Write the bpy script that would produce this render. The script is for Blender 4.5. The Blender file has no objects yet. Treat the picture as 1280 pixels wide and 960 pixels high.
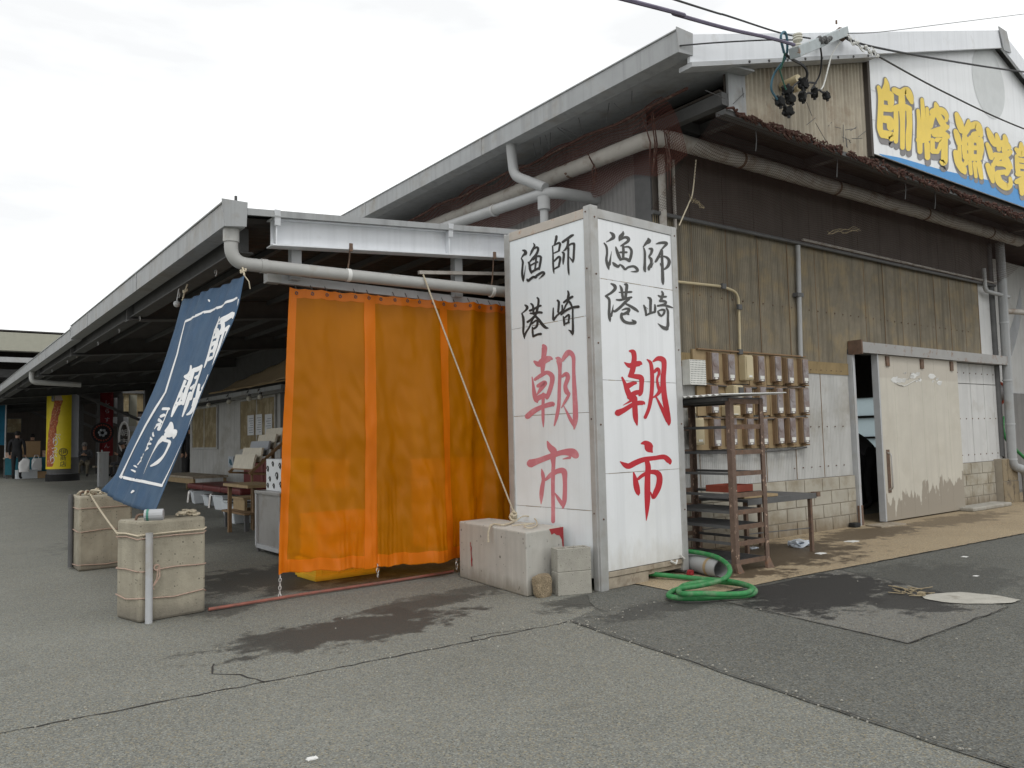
import bpy, bmesh, math, random
from mathutils import Vector, Matrix, noise
random.seed(7)
R = math.radians
sc = bpy.context.scene
col = sc.collection

# ---------------------------------------------------------------- camera, sky, sun, exposure
CAMROT = Matrix(((0.8003044580886325, -0.022505165364816934, -0.5991713376784328),
                 (-0.5991471759977121, -0.06858100580830208, -0.7976962499199104),
                 (-0.023139486974150806, 0.9973916799202928, -0.06836959096227814)))
CAMZ = 1.3
cam = bpy.data.cameras.new('camera')
cam.sensor_fit = 'HORIZONTAL'; cam.sensor_width = 36.0; cam.lens = 992.0 / 1280 * 36
cam.clip_start = 0.05; cam.clip_end = 2000
camo = bpy.data.objects.new('camera', cam); col.objects.link(camo)
camo.matrix_world = Matrix.Translation((0, 0, CAMZ)) @ CAMROT.to_4x4()
sc.camera = camo

SUN_EL, SUN_AZ = R(52), R(-28)          # sun behind and to the left of the photographer, veiled by cloud
w = bpy.data.worlds.new('World'); sc.world = w; w.use_nodes = True
nt = w.node_tree; nt.nodes.clear()
wo = nt.nodes.new('ShaderNodeOutputWorld'); bg = nt.nodes.new('ShaderNodeBackground')
sky = nt.nodes.new('ShaderNodeTexSky'); sky.sky_type = 'NISHITA'; sky.sun_disc = False
sky.sun_elevation = SUN_EL; sky.sun_rotation = R(200); sky.air_density = 1.0; sky.dust_density = 3.0
tc = nt.nodes.new('ShaderNodeTexCoord'); mp = nt.nodes.new('ShaderNodeMapping'); mp.inputs['Scale'].default_value = (1.2, 1.2, 5)
cn = nt.nodes.new('ShaderNodeTexNoise'); cn.inputs['Scale'].default_value = 2.2; cn.inputs['Detail'].default_value = 5
cr = nt.nodes.new('ShaderNodeValToRGB')
cr.color_ramp.elements[0].position = .34; cr.color_ramp.elements[0].color = (10.1, 10.2, 10.25, 1)
cr.color_ramp.elements[1].position = .54; cr.color_ramp.elements[1].color = (12.9, 13.05, 12.95, 1)
mx = nt.nodes.new('ShaderNodeMix'); mx.data_type = 'RGBA'; mx.inputs[0].default_value = .93
nt.links.new(tc.outputs['Generated'], mp.inputs[0]); nt.links.new(mp.outputs[0], cn.inputs['Vector'])
nt.links.new(cn.outputs[0], cr.inputs[0]); nt.links.new(sky.outputs[0], mx.inputs[6]); nt.links.new(cr.outputs[0], mx.inputs[7])
nt.links.new(mx.outputs[2], bg.inputs[0]); bg.inputs[1].default_value = 0.1
nt.links.new(bg.outputs[0], wo.inputs[0])
sl = bpy.data.lights.new('sun', 'SUN'); sl.energy = 0.7; sl.angle = R(14); sl.color = (1, .98, .945)
so = bpy.data.objects.new('sun', sl); col.objects.link(so)
so.rotation_euler = (R(90) - SUN_EL, 0, SUN_AZ)
sc.view_settings.view_transform = 'Standard'; sc.view_settings.look = 'None'
sc.view_settings.exposure = 0; sc.view_settings.gamma = 1; sc.view_settings.use_curve_mapping = False
sc.render.engine = 'CYCLES'; sc.cycles.max_bounces = 7; sc.cycles.diffuse_bounces = 4; sc.cycles.transparent_max_bounces = 12
sc.cycles.use_denoising = True

# ---------------------------------------------------------------- measuring: a picture point on a known plane
def _ray(px, py): return CAMROT @ Vector((px - 640, 480 - py, -992))
def AY(px, py, Y): r = _ray(px, py); return Vector((0, 0, CAMZ)) + r * (Y / r.y)
def AX(px, py, X): r = _ray(px, py); return Vector((0, 0, CAMZ)) + r * (X / r.x)
def AZ(px, py, z): r = _ray(px, py); return Vector((0, 0, CAMZ)) + r * ((z - CAMZ) / r.z)
def gz(y):                                # the quay rises a little towards the far stalls
    t = min(1, max(0, (y - 14) / 12)); return .2 * t * t * (3 - 2 * t)

# ---------------------------------------------------------------- helpers
class MB:
    def __init__(s): s.v = []; s.f = []; s.m = []; s.mi = 0
    def add(s, vs, fs):
        o = len(s.v); s.v += [Vector(p) for p in vs]; s.f += [[i + o for i in f] for f in fs]; s.m += [s.mi] * len(fs); return s
    def box(s, x0, x1, y0, y1, z0, z1):
        return s.add([(x, y, z) for z in (z0, z1) for y in (y0, y1) for x in (x0, x1)],
                     [(0, 2, 3, 1), (4, 5, 7, 6), (0, 1, 5, 4), (2, 6, 7, 3), (0, 4, 6, 2), (1, 3, 7, 5)])
    def hexa(s, p): # 8 points: bottom 4 ccw, top 4 ccw
        return s.add(p, [(3, 2, 1, 0), (4, 5, 6, 7), (0, 1, 5, 4), (1, 2, 6, 5), (2, 3, 7, 6), (3, 0, 4, 7)])
    def beam(s, a, b, wd, ht, up=(0, 0, 1)): # rectangular bar from a to b
        a, b = Vector(a), Vector(b); d = (b - a).normalized(); u = Vector(up)
        sd = d.cross(u)
        if sd.length < 1e-4: sd = d.cross(Vector((1, 0, 0)))
        sd.normalize(); u = sd.cross(d).normalized(); sd *= wd / 2; u *= ht / 2
        return s.hexa([a - sd - u, b - sd - u, b + sd - u, a + sd - u, a - sd + u, b - sd + u, b + sd + u, a + sd + u])
    def prism(s, poly, off): # polygon (list of 3D) extruded by off
        n = len(poly); off = Vector(off); P = [Vector(p) for p in poly]
        return s.add(P + [p + off for p in P], [list(range(n))[::-1], list(range(n, 2 * n))] + [(i, (i + 1) % n, n + (i + 1) % n, n + i) for i in range(n)])
    def tube(s, pts, r, n=8, cap=True, closed=False):
        pts = [Vector(p) for p in pts]; N = len(pts); rr = r if isinstance(r, (list, tuple)) else [r] * N
        vs = []; prev = None
        for i, p in enumerate(pts):
            if closed: d = pts[(i + 1) % N] - pts[i - 1]
            else: d = pts[min(i + 1, N - 1)] - pts[max(i - 1, 0)]
            d.normalize()
            if prev is None:
                prev = d.cross(Vector((0, 0, 1)))
                if prev.length < .05: prev = d.cross(Vector((1, 0, 0)))
            u = (prev - d * prev.dot(d)).normalized(); prev = u; v = d.cross(u)
            vs += [p + (u * math.cos(2 * math.pi * k / n) + v * math.sin(2 * math.pi * k / n)) * rr[i] for k in range(n)]
        fs = []
        for i in range(N if closed else N - 1):
            j = (i + 1) % N
            fs += [(i * n + k, i * n + (k + 1) % n, j * n + (k + 1) % n, j * n + k) for k in range(n)]
        if cap and not closed: fs += [list(range(n))[::-1], list(range((N - 1) * n, N * n))]
        return s.add(vs, fs)
    def lathe(s, prof, c=(0, 0, 0), n=20, cap=True):
        c = Vector(c); vs = []; N = len(prof)
        for r, z in prof: vs += [c + Vector((r * math.cos(2 * math.pi * k / n), r * math.sin(2 * math.pi * k / n), z)) for k in range(n)]
        fs = [(i * n + k, i * n + (k + 1) % n, (i + 1) * n + (k + 1) % n, (i + 1) * n + k) for i in range(N - 1) for k in range(n)]
        if cap: fs += [list(range(n))[::-1], list(range((N - 1) * n, N * n))]
        return s.add(vs, fs)
    def ball(s, c, r, nu=10, nv=6, sq=(1, 1, 1)):
        c = Vector(c); prof = [(math.sin(math.pi * i / nv), -math.cos(math.pi * i / nv)) for i in range(nv + 1)]
        vs = []
        for a, z in prof: vs += [c + Vector((a * math.cos(2 * math.pi * k / nu) * sq[0], a * math.sin(2 * math.pi * k / nu) * sq[1], z * sq[2])) * r for k in range(nu)]
        return s.add(vs, [(i * nu + k, i * nu + (k + 1) % nu, (i + 1) * nu + (k + 1) % nu, (i + 1) * nu + k) for i in range(nv) for k in range(nu)])
    def grid(s, fn, nu, nv): # fn(u,v) -> point
        vs = [fn(i / nu, j / nv) for j in range(nv + 1) for i in range(nu + 1)]
        return s.add(vs, [(j * (nu + 1) + i, j * (nu + 1) + i + 1, (j + 1) * (nu + 1) + i + 1, (j + 1) * (nu + 1) + i) for j in range(nv) for i in range(nu)])
    def corr(s, p0, du, dv, pitch, amp, per=6, nrm=None, nv=1): # corrugated sheet: waves along du, ridges along dv
        p0, du, dv = Vector(p0), Vector(du), Vector(dv); L = du.length; nu = max(2, int(L / pitch * per)); n = Vector(nrm) if nrm else du.cross(dv).normalized()
        return s.grid(lambda u, v: p0 + du * u + dv * v + n * amp * math.sin(2 * math.pi * u * L / pitch), nu, nv)
    def build(s, name, mats, parent=None, smooth=False, bevel=0, local=False, solid=0):
        me = bpy.data.meshes.new(name)
        org = Vector((0, 0, 0)); p = parent
        while p is not None: org = org + p.location; p = p.parent
        me.from_pydata([v if local else v - org for v in s.v], [], s.f)
        mats = mats if isinstance(mats, (list, tuple)) else [mats]
        for m in mats: me.materials.append(m)
        if len(mats) > 1: me.polygons.foreach_set('material_index', s.m)
        if smooth: me.polygons.foreach_set('use_smooth', [True] * len(me.polygons))
        me.update()
        o = bpy.data.objects.new(name, me); col.objects.link(o)
        if parent is not None: o.parent = parent
        if smooth and smooth != 'all':
            try: me.set_sharp_from_angle(angle=R(40))
            except Exception: pass
        if solid: md = o.modifiers.new('solid', 'SOLIDIFY'); md.thickness = solid; md.offset = 0
        if bevel: md = o.modifiers.new('bevel', 'BEVEL'); md.width = bevel; md.segments = 2; md.limit_method = 'ANGLE'
        return o
def tag(o, label, cat, group=None, kind=None):
    o['label'] = label; o['category'] = cat
    if group: o['group'] = group
    if kind: o['kind'] = kind
    return o
def thing(name, label, cat, loc=(0, 0, 0), rz=0, group=None):
    o = bpy.data.objects.new(name, None); o.empty_display_size = .1; col.objects.link(o); o.location = loc; o.rotation_euler = (0, 0, rz)
    return tag(o, label, cat, group)
def structure(o): o['kind'] = 'structure'; return o
def dup(root, loc, rz, label=None):
    r = root.copy(); col.objects.link(r); r.location = loc; r.rotation_euler = (0, 0, rz)
    if label: r['label'] = label
    for ch in list(root.children):
        c = ch.copy(); col.objects.link(c); c.parent = r
        for g in ch.children: d = g.copy(); col.objects.link(d); d.parent = c
    return r
def arc(c, r, a0, a1, n, ax=(1, 0, 0), ay=(0, 0, 1)):
    c, ax, ay = Vector(c), Vector(ax), Vector(ay)
    return [c + ax * r * math.cos(a0 + (a1 - a0) * i / n) + ay * r * math.sin(a0 + (a1 - a0) * i / n) for i in range(n + 1)]
def bendpath(pts, r, n=6): # round the corners of a polyline
    pts = [Vector(p) for p in pts]; out = [pts[0]]
    for i in range(1, len(pts) - 1):
        a, b, c = pts[i - 1], pts[i], pts[i + 1]; q = min(r, (a - b).length * .49, (c - b).length * .49)
        p0 = b + (a - b).normalized() * q; p2 = b + (c - b).normalized() * q
        for k in range(n + 1):
            t = k / n; out.append(p0 * (1 - t) ** 2 + b * 2 * t * (1 - t) + p2 * t * t)
    return out + [pts[-1]]
def catmull(P, n=6):
    out = []
    for i in range(len(P) - 1):
        a, b, c, d = P[max(i - 1, 0)], P[i], P[i + 1], P[min(i + 2, len(P) - 1)]
        for k in range(n):
            t = k / n; out.append(tuple(.5 * (2 * b[j] + (c[j] - a[j]) * t + (2 * a[j] - 5 * b[j] + 4 * c[j] - d[j]) * t * t + (-a[j] + 3 * b[j] - 3 * c[j] + d[j]) * t ** 3) for j in range(len(b))))
    return out + [tuple(P[-1])]
def sag(a, b, s, n=14):
    a, b = Vector(a), Vector(b); return [a.lerp(b, i / n) - Vector((0, 0, s * 4 * (i / n) * (1 - i / n))) for i in range(n + 1)]

# ---------------------------------------------------------------- materials
def N(nt, t, **k):
    n = nt.nodes.new(t)
    for a, b in k.items(): setattr(n, a, b)
    return n
def mat(name, c, rough=.75, var=.12, scale=6, c2=None, scale2=2.5, lo=.5, hi=.62, streak=0, bump=0, bscale=60, metal=0, spec=.4, coat=0, fine=0, pores=0, splash=None):
    m = bpy.data.materials.new(name); m.use_nodes = True; t = m.node_tree; p = t.nodes['Principled BSDF']
    geo = N(t, 'ShaderNodeNewGeometry')
    def vec(sx, sz=None):
        q = N(t, 'ShaderNodeMapping'); q.inputs['Scale'].default_value = (sx, sx, sx if sz is None else sz); t.links.new(geo.outputs['Position'], q.inputs[0]); return q.outputs[0]
    def nz(v, det=4, rg=.6):
        q = N(t, 'ShaderNodeTexNoise'); q.inputs['Scale'].default_value = 1; q.inputs['Detail'].default_value = det; q.inputs['Roughness'].default_value = rg; t.links.new(v, q.inputs['Vector']); return q.outputs[0]
    def mixc(f, a, b):
        q = N(t, 'ShaderNodeMix', data_type='RGBA')
        for s, x in ((6, a), (7, b)):
            if isinstance(x, tuple): q.inputs[s].default_value = (*x[:3], 1)
            else: t.links.new(x, q.inputs[s])
        t.links.new(f, q.inputs[0]) if not isinstance(f, float) else setattr(q.inputs[0], 'default_value', f)
        return q.outputs[2]
    def ramp(f, a, b):
        q = N(t, 'ShaderNodeMapRange'); q.inputs[1].default_value = a; q.inputs[2].default_value = b; t.links.new(f, q.inputs[0]); return q.outputs[0]
    base = mixc(ramp(nz(vec(scale)), .3, .7), tuple(min(1, x * (1 - var)) for x in c), tuple(min(1, x * (1 + var)) for x in c))
    if fine:
        base = mixc(ramp(nz(vec(fine), 2), .35, .65), base, tuple(x * .55 for x in c)); 
    if pores:
        vo = N(t, 'ShaderNodeTexVoronoi'); vo.inputs['Scale'].default_value = pores; t.links.new(geo.outputs['Position'], vo.inputs['Vector'])
        sc_ = N(t, 'ShaderNodeSeparateColor'); t.links.new(vo.outputs['Color'], sc_.inputs[0])
        th = N(t, 'ShaderNodeMath', operation='MULTIPLY'); t.links.new(ramp(sc_.outputs[0], .72, 1), th.inputs[0]); th.inputs[1].default_value = .34
        lt_ = N(t, 'ShaderNodeMath', operation='LESS_THAN'); t.links.new(vo.outputs['Distance'], lt_.inputs[0]); t.links.new(th.outputs[0], lt_.inputs[1])
        base = mixc(lt_.outputs[0], base, tuple(x * .38 for x in c))
    if c2: base = mixc(ramp(nz(vec(scale2), 6, .65), lo, hi), base, c2)
    if streak: base = mixc(ramp(nz(vec(12, .3), 4), .48, .72), base, tuple(x * (1 - streak) for x in c))
    if splash: # mud thrown up from the ground, a stain of its own
        zt_, zc_, amt = splash; sp = N(t, 'ShaderNodeSeparateXYZ'); t.links.new(geo.outputs['Position'], sp.inputs[0]); ma = N(t, 'ShaderNodeMath', operation='MULTIPLY_ADD'); t.links.new(nz(vec(7, 2.5), 6, .7), ma.inputs[0]); ma.inputs[1].default_value = -zt_ * 1.6; t.links.new(sp.outputs[2], ma.inputs[2])
        rr = N(t, 'ShaderNodeMapRange'); rr.inputs[1].default_value = zt_ * .2; rr.inputs[2].default_value = -zt_ * .7; rr.inputs[4].default_value = amt; t.links.new(ma.outputs[0], rr.inputs[0]); base = mixc(rr.outputs[0], base, zc_)
    t.links.new(base, p.inputs['Base Color'])
    p.inputs['Roughness'].default_value = rough; p.inputs['Metallic'].default_value = metal
    p.inputs['Specular IOR Level'].default_value = spec; p.inputs['Coat Weight'].default_value = coat
    if bump:
        b = N(t, 'ShaderNodeBump'); b.inputs['Strength'].default_value = bump; b.inputs['Distance'].default_value = .01
        t.links.new(nz(vec(bscale), 5), b.inputs['Height']); t.links.new(b.outputs[0], p.inputs['Normal'])
    return m
MT = {}
def mk(n, *a, **k): MT[n] = mat(n, *a, **k); return MT[n]
mk('galv', (.42, .43, .44), .5, .08, 5, c2=(.36, .34, .31), scale2=3, lo=.55, hi=.75)
mk('gutter', (.34, .35, .355), .55, .08, 3, c2=(.24, .22, .19), scale2=3, lo=.52, hi=.75, streak=.25)
mk('gutter_white', (.72, .74, .77), .45, .04, 3, c2=(.5, .5, .49), scale2=3, lo=.6, hi=.85, streak=.1)
mk('pvc', (.40, .40, .385), .5, .07, 4, c2=(.3, .27, .22), scale2=4, lo=.55, hi=.75)
mk('pvc_light', (.345, .35, .35), .45, .06, 4, c2=(.3, .29, .27), scale2=3, lo=.55, hi=.8)
mk('pvc_dirty', (.40, .375, .34), .6, .1, 4, c2=(.24, .19, .15), scale2=5, lo=.5, hi=.7)
mk('steel_dark', (.10, .10, .10), .7, .15, 6)
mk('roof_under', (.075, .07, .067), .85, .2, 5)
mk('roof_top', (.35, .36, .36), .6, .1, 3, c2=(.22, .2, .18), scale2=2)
mk('pamphlet', (.58, .54, .45), .8, .08, 12)
mk('sheet_grey', (.49, .49, .475), .7, .06, 3, c2=(.34, .32, .28), scale2=1.8, lo=.5, hi=.72, streak=.2)
mk('sheet_brown', (.215, .187, .138), .7, .18, 4, c2=(.30, .235, .135), scale2=3, lo=.48, hi=.72, streak=.42)
mk('sheet_dirtyband', (.27, .20, .10), .7, .15, 5)
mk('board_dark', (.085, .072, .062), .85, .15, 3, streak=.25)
mk('sheet_gable', (.40, .355, .28), .75, .12, 5, c2=(.26, .2, .14), scale2=4, lo=.5, hi=.75, streak=.3)
mk('sheet_side', (.22, .215, .21), .75, .1, 4, streak=.2)
mk('board_white', (.56, .56, .55), .65, .05, 3, c2=(.42, .40, .36), scale2=2, lo=.55, hi=.8, streak=.12)
mk('block', (.39, .365, .305), .9, .1, 3, c2=(.245, .205, .14), scale2=2.6, lo=.47, hi=.68, bump=.3, bscale=90, splash=(.30, (.17, .125, .075), .8))
mk('block_dark', (.25, .20, .13), .9, .15, 3, c2=(.12, .10, .08), scale2=5, bump=.3)
mk('mortar', (.33, .295, .24), .95, .1)
mk('door_cream', (.53, .50, .43), .6, .05, 3, c2=(.43, .395, .325), scale2=1.2, lo=.52, hi=.8, streak=.08)
mk('mud', (.30, .265, .215), .9, .14, 14)
mk('lintel', (.31, .305, .295), .6, .08, 4, c2=(.2, .10, .05), scale2=7, lo=.55, hi=.7)
mk('rust', (.145, .095, .068), .85, .25, 14, c2=(.20, .10, .055), scale2=20, lo=.55, hi=.7, bump=.4)
mk('rust_peel', (.14, .095, .072), .85, .2, 20, c2=(.42, .30, .22), scale2=22, lo=.59, hi=.64, bump=.3)
mk('conc', (.49, .475, .435), .9, .07, 4, c2=(.40, .385, .34), scale2=3, lo=.5, hi=.75, bump=.25, bscale=120, pores=26, streak=.12, splash=(.14, (.22, .20, .16), .8))
mk('conc_block', (.345, .315, .245), .92, .12, 7, c2=(.235, .21, .16), scale2=3.4, lo=.48, hi=.72, bump=.5, bscale=70, pores=48, streak=.15, splash=(.16, (.15, .135, .11), .8))
mk('cinder', (.36, .345, .30), .95, .1, 9, bump=.7, bscale=140, pores=90)
mk('broken', (.33, .26, .17), .95, .2, 12, bump=1, bscale=80, fine=120)
mk('red_paint', (.33, .03, .035), .7, .15)
mk('panel_white', (.785, .80, .815), .4, .02, 2, c2=(.70, .71, .70), scale2=1.3, lo=.5, hi=.85, streak=.10, splash=(.40, (.42, .38, .30), .55))
mk('panel_counter_bounce', (.765, .81, .835), .4, .02, 2, c2=(.68, .71, .71), scale2=1.3, lo=.5, hi=.85, streak=.10, splash=(.40, (.42, .38, .30), .55))  # white panel tinted cooler to cancel orange light bounced off the curtain
mk('alu', (.42, .42, .41), .45, .08, 6, c2=(.33, .31, .28), scale2=5, lo=.5, hi=.75, metal=.3)
mk('alu_rust', (.46, .42, .37), .6, .1, 6, c2=(.35, .15, .05), scale2=6, lo=.56, hi=.66)
mk('ink', (.035, .034, .033), .55, .2, 8)
mk('ink_worn', (.075, .074, .07), .6, .15, 8)
mk('red_ink', (.50, .018, .03), .5, .06, 5)
mk('pink_ink', (.60, .20, .235), .6, .05, 5, c2=(.66, .28, .31), scale2=6)
mk('wood', (.36, .31, .24), .85, .2, 10, c2=(.24, .19, .14), scale2=9, streak=.2, bump=.3)
mk('wood_tan', (.34, .25, .14), .75, .12, 8, streak=.2)
mk('wood_brown', (.22, .14, .075), .75, .2, 9)
mk('rope', (.50, .44, .33), .95, .15, 60)
mk('rope_pink', (.42, .30, .24), .95, .15, 60)
mk('hose_green', (.03, .20, .06), .6, .2, 12, c2=(.14, .24, .13), scale2=11, lo=.5, hi=.7)
mk('white_paint', (.72, .72, .70), .55, .05)
mk('white_sheet', (.66, .66, .64), .5, .06, 6)
mk('black_plastic', (.02, .02, .021), .55, .2)
mk('black_net', (.012, .012, .012), .9, .2)
mk('cable', (.03, .03, .033), .6, .2)
mk('cable_purple', (.13, .11, .17), .6, .2)
mk('cable_blue', (.07, .16, .21), .6, .1)
mk('cable_green', (.06, .2, .15), .6, .1)
mk('cable_white', (.6, .6, .57), .6, .1)
mk('porcelain', (.6, .58, .5), .3, .05)
mk('arm_grey', (.36, .40, .41), .6, .1, 8, c2=(.25, .16, .11), scale2=12, lo=.6, hi=.68)
mk('yellow_sign', (.84, .61, .09), .5, .05)
mk('sign_shadow', (.22, .21, .21), .55, .1)
mk('sign_blue', (.05, .27, .60), .5, .06)
mk('sign_faint', (.60, .62, .62), .6, .05)
mk('cloth_navy', (.040, .085, .155), .85, .1, 8, c2=(.062, .108, .17), scale2=3, lo=.45, hi=.7, bump=.3, bscale=260, streak=.15)
mk('cloth_white', (.74, .74, .74), .85, .06, 6)
mk('tan_cloth', (.52, .40, .25), .9, .08, 5)
mk('stainless', (.42, .41, .40), .35, .06, 4, c2=(.33, .30, .27), scale2=3, metal=.45)
mk('meter_case', (.24, .165, .10), .6, .12, 9)
mk('meter_cover', (.17, .122, .108), .35, .2, 9, c2=(.25, .225, .225), scale2=7, lo=.42, hi=.6, spec=.5)
mk('meter_label', (.7, .7, .66), .6)
mk('cream_box', (.52, .44, .28), .5, .06)
mk('window_brown', (.30, .235, .13), .4, .2, 5, c2=(.47, .40, .26), scale2=3, lo=.48, hi=.6, streak=.3)
mk('paper', (.72, .74, .76), .8, .03)
mk('paper_ink', (.30, .33, .37), .8, .2)
mk('leather', (.14, .03, .028), .45, .15, 8)
mk('chrome', (.5, .48, .46), .3, .1, metal=.8)
mk('bucket', (.66, .70, .73), .45, .06)
mk('gravel_dark', (.06, .055, .05), .9, .3, 20)
mk('yellow_crate', (.82, .50, .02), .45, .06)
mk('orange_crate', (.82, .34, .03), .5, .06)
mk('red_dull', (.28, .06, .035), .7, .2)
mk('bar_pink', (.27, .10, .075), .7, .2, 9, c2=(.2, .1, .08), scale2=12)
mk('skin', (.42, .25, .17), .6, .08)
mk('cloth_black', (.018, .018, .02), .85, .3)
mk('cloth_grey', (.075, .075, .08), .9, .2)
mk('cloth_khaki', (.16, .14, .10), .9, .2)
mk('cloth_pale', (.35, .37, .40), .9, .1)
mk('hair_dark', (.015, .013, .012), .7, .2)
mk('hair_grey', (.2, .19, .18), .8, .2)
mk('teal', (.02, .13, .17), .7, .15)
mk('blue_tarp', (.02, .16, .27), .6, .15)
mk('cardboard', (.33, .22, .12), .9, .1)
mk('bag_white', (.75, .75, .75), .5, .05)
mk('produce', (.45, .28, .2), .8, .4, 25, c2=(.6, .58, .55), scale2=30)
mk('red_cloth', (.16, .010, .014), .85, .1)
mk('yellow_wrap', (.78, .62, .02), .4, .04)
mk('shrimp', (.38, .09, .03), .6, .3, 14, c2=(.62, .32, .16), scale2=16, lo=.52, hi=.62)
mk('shrimp_tail', (.5, .40, .36), .5, .15)
mk('col_grey', (.30, .31, .33), .7, .05)
mk('rubber', (.02, .02, .02), .85, .2)
mk('far_fascia', (.34, .335, .275), .7, .05)
mk('pump_dark', (.06, .055, .055), .5, .2)
mk('trash_blue', (.55, .6, .66), .4, .15)
mk('apron', (.34, .265, .175), .85, .12, 2)
mk('whitish', (.41, .395, .35), .9, .12, 8, c2=(.28, .26, .22), scale2=6, lo=.55, hi=.7, bump=.4)
mk('crack', (.035, .032, .03), .95)
mk('net_rope', (.075, .034, .026), .95, .4, 30, c2=(.16, .12, .09), scale2=25, lo=.55, hi=.65)
mk('straw', (.27, .22, .14), .95, .2)

def net_mat(name, c, cell, line):
    m = bpy.data.materials.new(name); m.use_nodes = True; t = m.node_tree; p = t.nodes['Principled BSDF']; out = t.nodes['Material Output']
    p.inputs['Base Color'].default_value = (*c, 1); p.inputs['Roughness'].default_value = .95
    uv = N(t, 'ShaderNodeUVMap'); sp = N(t, 'ShaderNodeSeparateXYZ'); t.links.new(uv.outputs[0], sp.inputs[0])
    def wire(o):
        a = N(t, 'ShaderNodeMath', operation='DIVIDE'); a.inputs[1].default_value = cell; t.links.new(o, a.inputs[0])
        b = N(t, 'ShaderNodeMath', operation='FRACT'); t.links.new(a.outputs[0], b.inputs[0])
        c_ = N(t, 'ShaderNodeMath', operation='LESS_THAN'); c_.inputs[1].default_value = line / cell; t.links.new(b.outputs[0], c_.inputs[0]); return c_.outputs[0]
    mxx = N(t, 'ShaderNodeMath', operation='MAXIMUM'); t.links.new(wire(sp.outputs[0]), mxx.inputs[0]); t.links.new(wire(sp.outputs[1]), mxx.inputs[1])
    tr = N(t, 'ShaderNodeBsdfTransparent'); ms = N(t, 'ShaderNodeMixShader')
    t.links.new(mxx.outputs[0], ms.inputs[0]); t.links.new(tr.outputs[0], ms.inputs[1]); t.links.new(p.outputs[0], ms.inputs[2]); t.links.new(ms.outputs[0], out.inputs[0])
    return m
MT['net'] = net_mat('net', (.055, .024, .018), .03, .0036)
MT['net_dense'] = net_mat('net_dense', (.11, .034, .024), .024, .0055)
MT['wire_green'] = net_mat('wire_green', (.12, .17, .10), .05, .006)
MT['perforated'] = net_mat('perforated', (.6, .58, .5), .025, .016)
def net_sheet(fn, nu, nv, lu, lv, name, m, parent=None):
    mb = MB().grid(fn, nu, nv); o = mb.build(name, m, parent)
    ul = o.data.uv_layers.new(name='UVMap'); i = 0
    for p in o.data.polygons:
        for li in p.loop_indices:
            vi = o.data.loops[li].vertex_index; ul.data[li].uv = ((vi % (nu + 1)) / nu * lu, (vi // (nu + 1)) / nv * lv)
    return o

def vinyl(name, c, opaque, tint):
    m = bpy.data.materials.new(name); m.use_nodes = True; t = m.node_tree; out = t.nodes['Material Output']; p = t.nodes['Principled BSDF']
    p.inputs['Roughness'].default_value = .33; p.inputs['Specular IOR Level'].default_value = .35
    geo = N(t, 'ShaderNodeNewGeometry'); mp_ = N(t, 'ShaderNodeMapping'); mp_.inputs['Scale'].default_value = (7, 7, 2.2); t.links.new(geo.outputs[0], mp_.inputs[0])
    nz = N(t, 'ShaderNodeTexNoise'); nz.inputs['Scale'].default_value = 1; nz.inputs['Detail'].default_value = 3; t.links.new(mp_.outputs[0], nz.inputs['Vector'])
    b = N(t, 'ShaderNodeBump'); b.inputs['Strength'].default_value = .35; b.inputs['Distance'].default_value = .03; t.links.new(nz.outputs[0], b.inputs['Height']); t.links.new(b.outputs[0], p.inputs['Normal'])
    mc = N(t, 'ShaderNodeMix', data_type='RGBA'); mc.inputs[6].default_value = (*[x * .74 for x in c], 1); mc.inputs[7].default_value = (*c, 1)
    rg = N(t, 'ShaderNodeTexNoise', noise_type='RIDGED_MULTIFRACTAL'); rg.inputs['Scale'].default_value = 2.6; rg.inputs['Detail'].default_value = 4; t.links.new(geo.outputs[0], rg.inputs['Vector'])
    b2 = N(t, 'ShaderNodeBump'); b2.inputs['Strength'].default_value = .30; b2.inputs['Distance'].default_value = .02; t.links.new(rg.outputs[0], b2.inputs['Height']); t.links.new(b.outputs[0], b2.inputs['Normal']); t.links.new(b2.outputs[0], p.inputs['Normal'])
    n2 = N(t, 'ShaderNodeTexNoise'); n2.inputs['Scale'].default_value = 1.6; n2.inputs['Detail'].default_value = 5; t.links.new(geo.outputs[0], n2.inputs['Vector'])
    t.links.new(n2.outputs[0], mc.inputs[0]); t.links.new(mc.outputs[2], p.inputs['Base Color'])
    tl = N(t, 'ShaderNodeBsdfTranslucent'); tl.inputs[0].default_value = (*c, 1)
    m1 = N(t, 'ShaderNodeMixShader'); m1.inputs[0].default_value = .25; t.links.new(p.outputs[0], m1.inputs[1]); t.links.new(tl.outputs[0], m1.inputs[2])
    tr = N(t, 'ShaderNodeBsdfTransparent'); tr.inputs[0].default_value = (*tint, 1)
    m2 = N(t, 'ShaderNodeMixShader'); m2.inputs[0].default_value = opaque; t.links.new(tr.outputs[0], m2.inputs[1]); t.links.new(m1.outputs[0], m2.inputs[2]); t.links.new(m2.outputs[0], out.inputs[0])
    return m
MT['vinyl'] = vinyl('vinyl', (.97, .33, .003), .57, (.98, .50, .012))
MT['vinyl_hem'] = vinyl('vinyl_hem', (.95, .27, .010), .85, (.95, .40, .02))

MT['frosted'] = bpy.data.materials.new('frosted'); MT['frosted'].use_nodes = True; _t = MT['frosted'].node_tree; _b = N(_t, 'ShaderNodeBsdfTranslucent'); _b.inputs[0].default_value = (.62, .68, .70, 1); _t.links.new(_b.outputs[0], _t.nodes['Material Output'].inputs[0])

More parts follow.
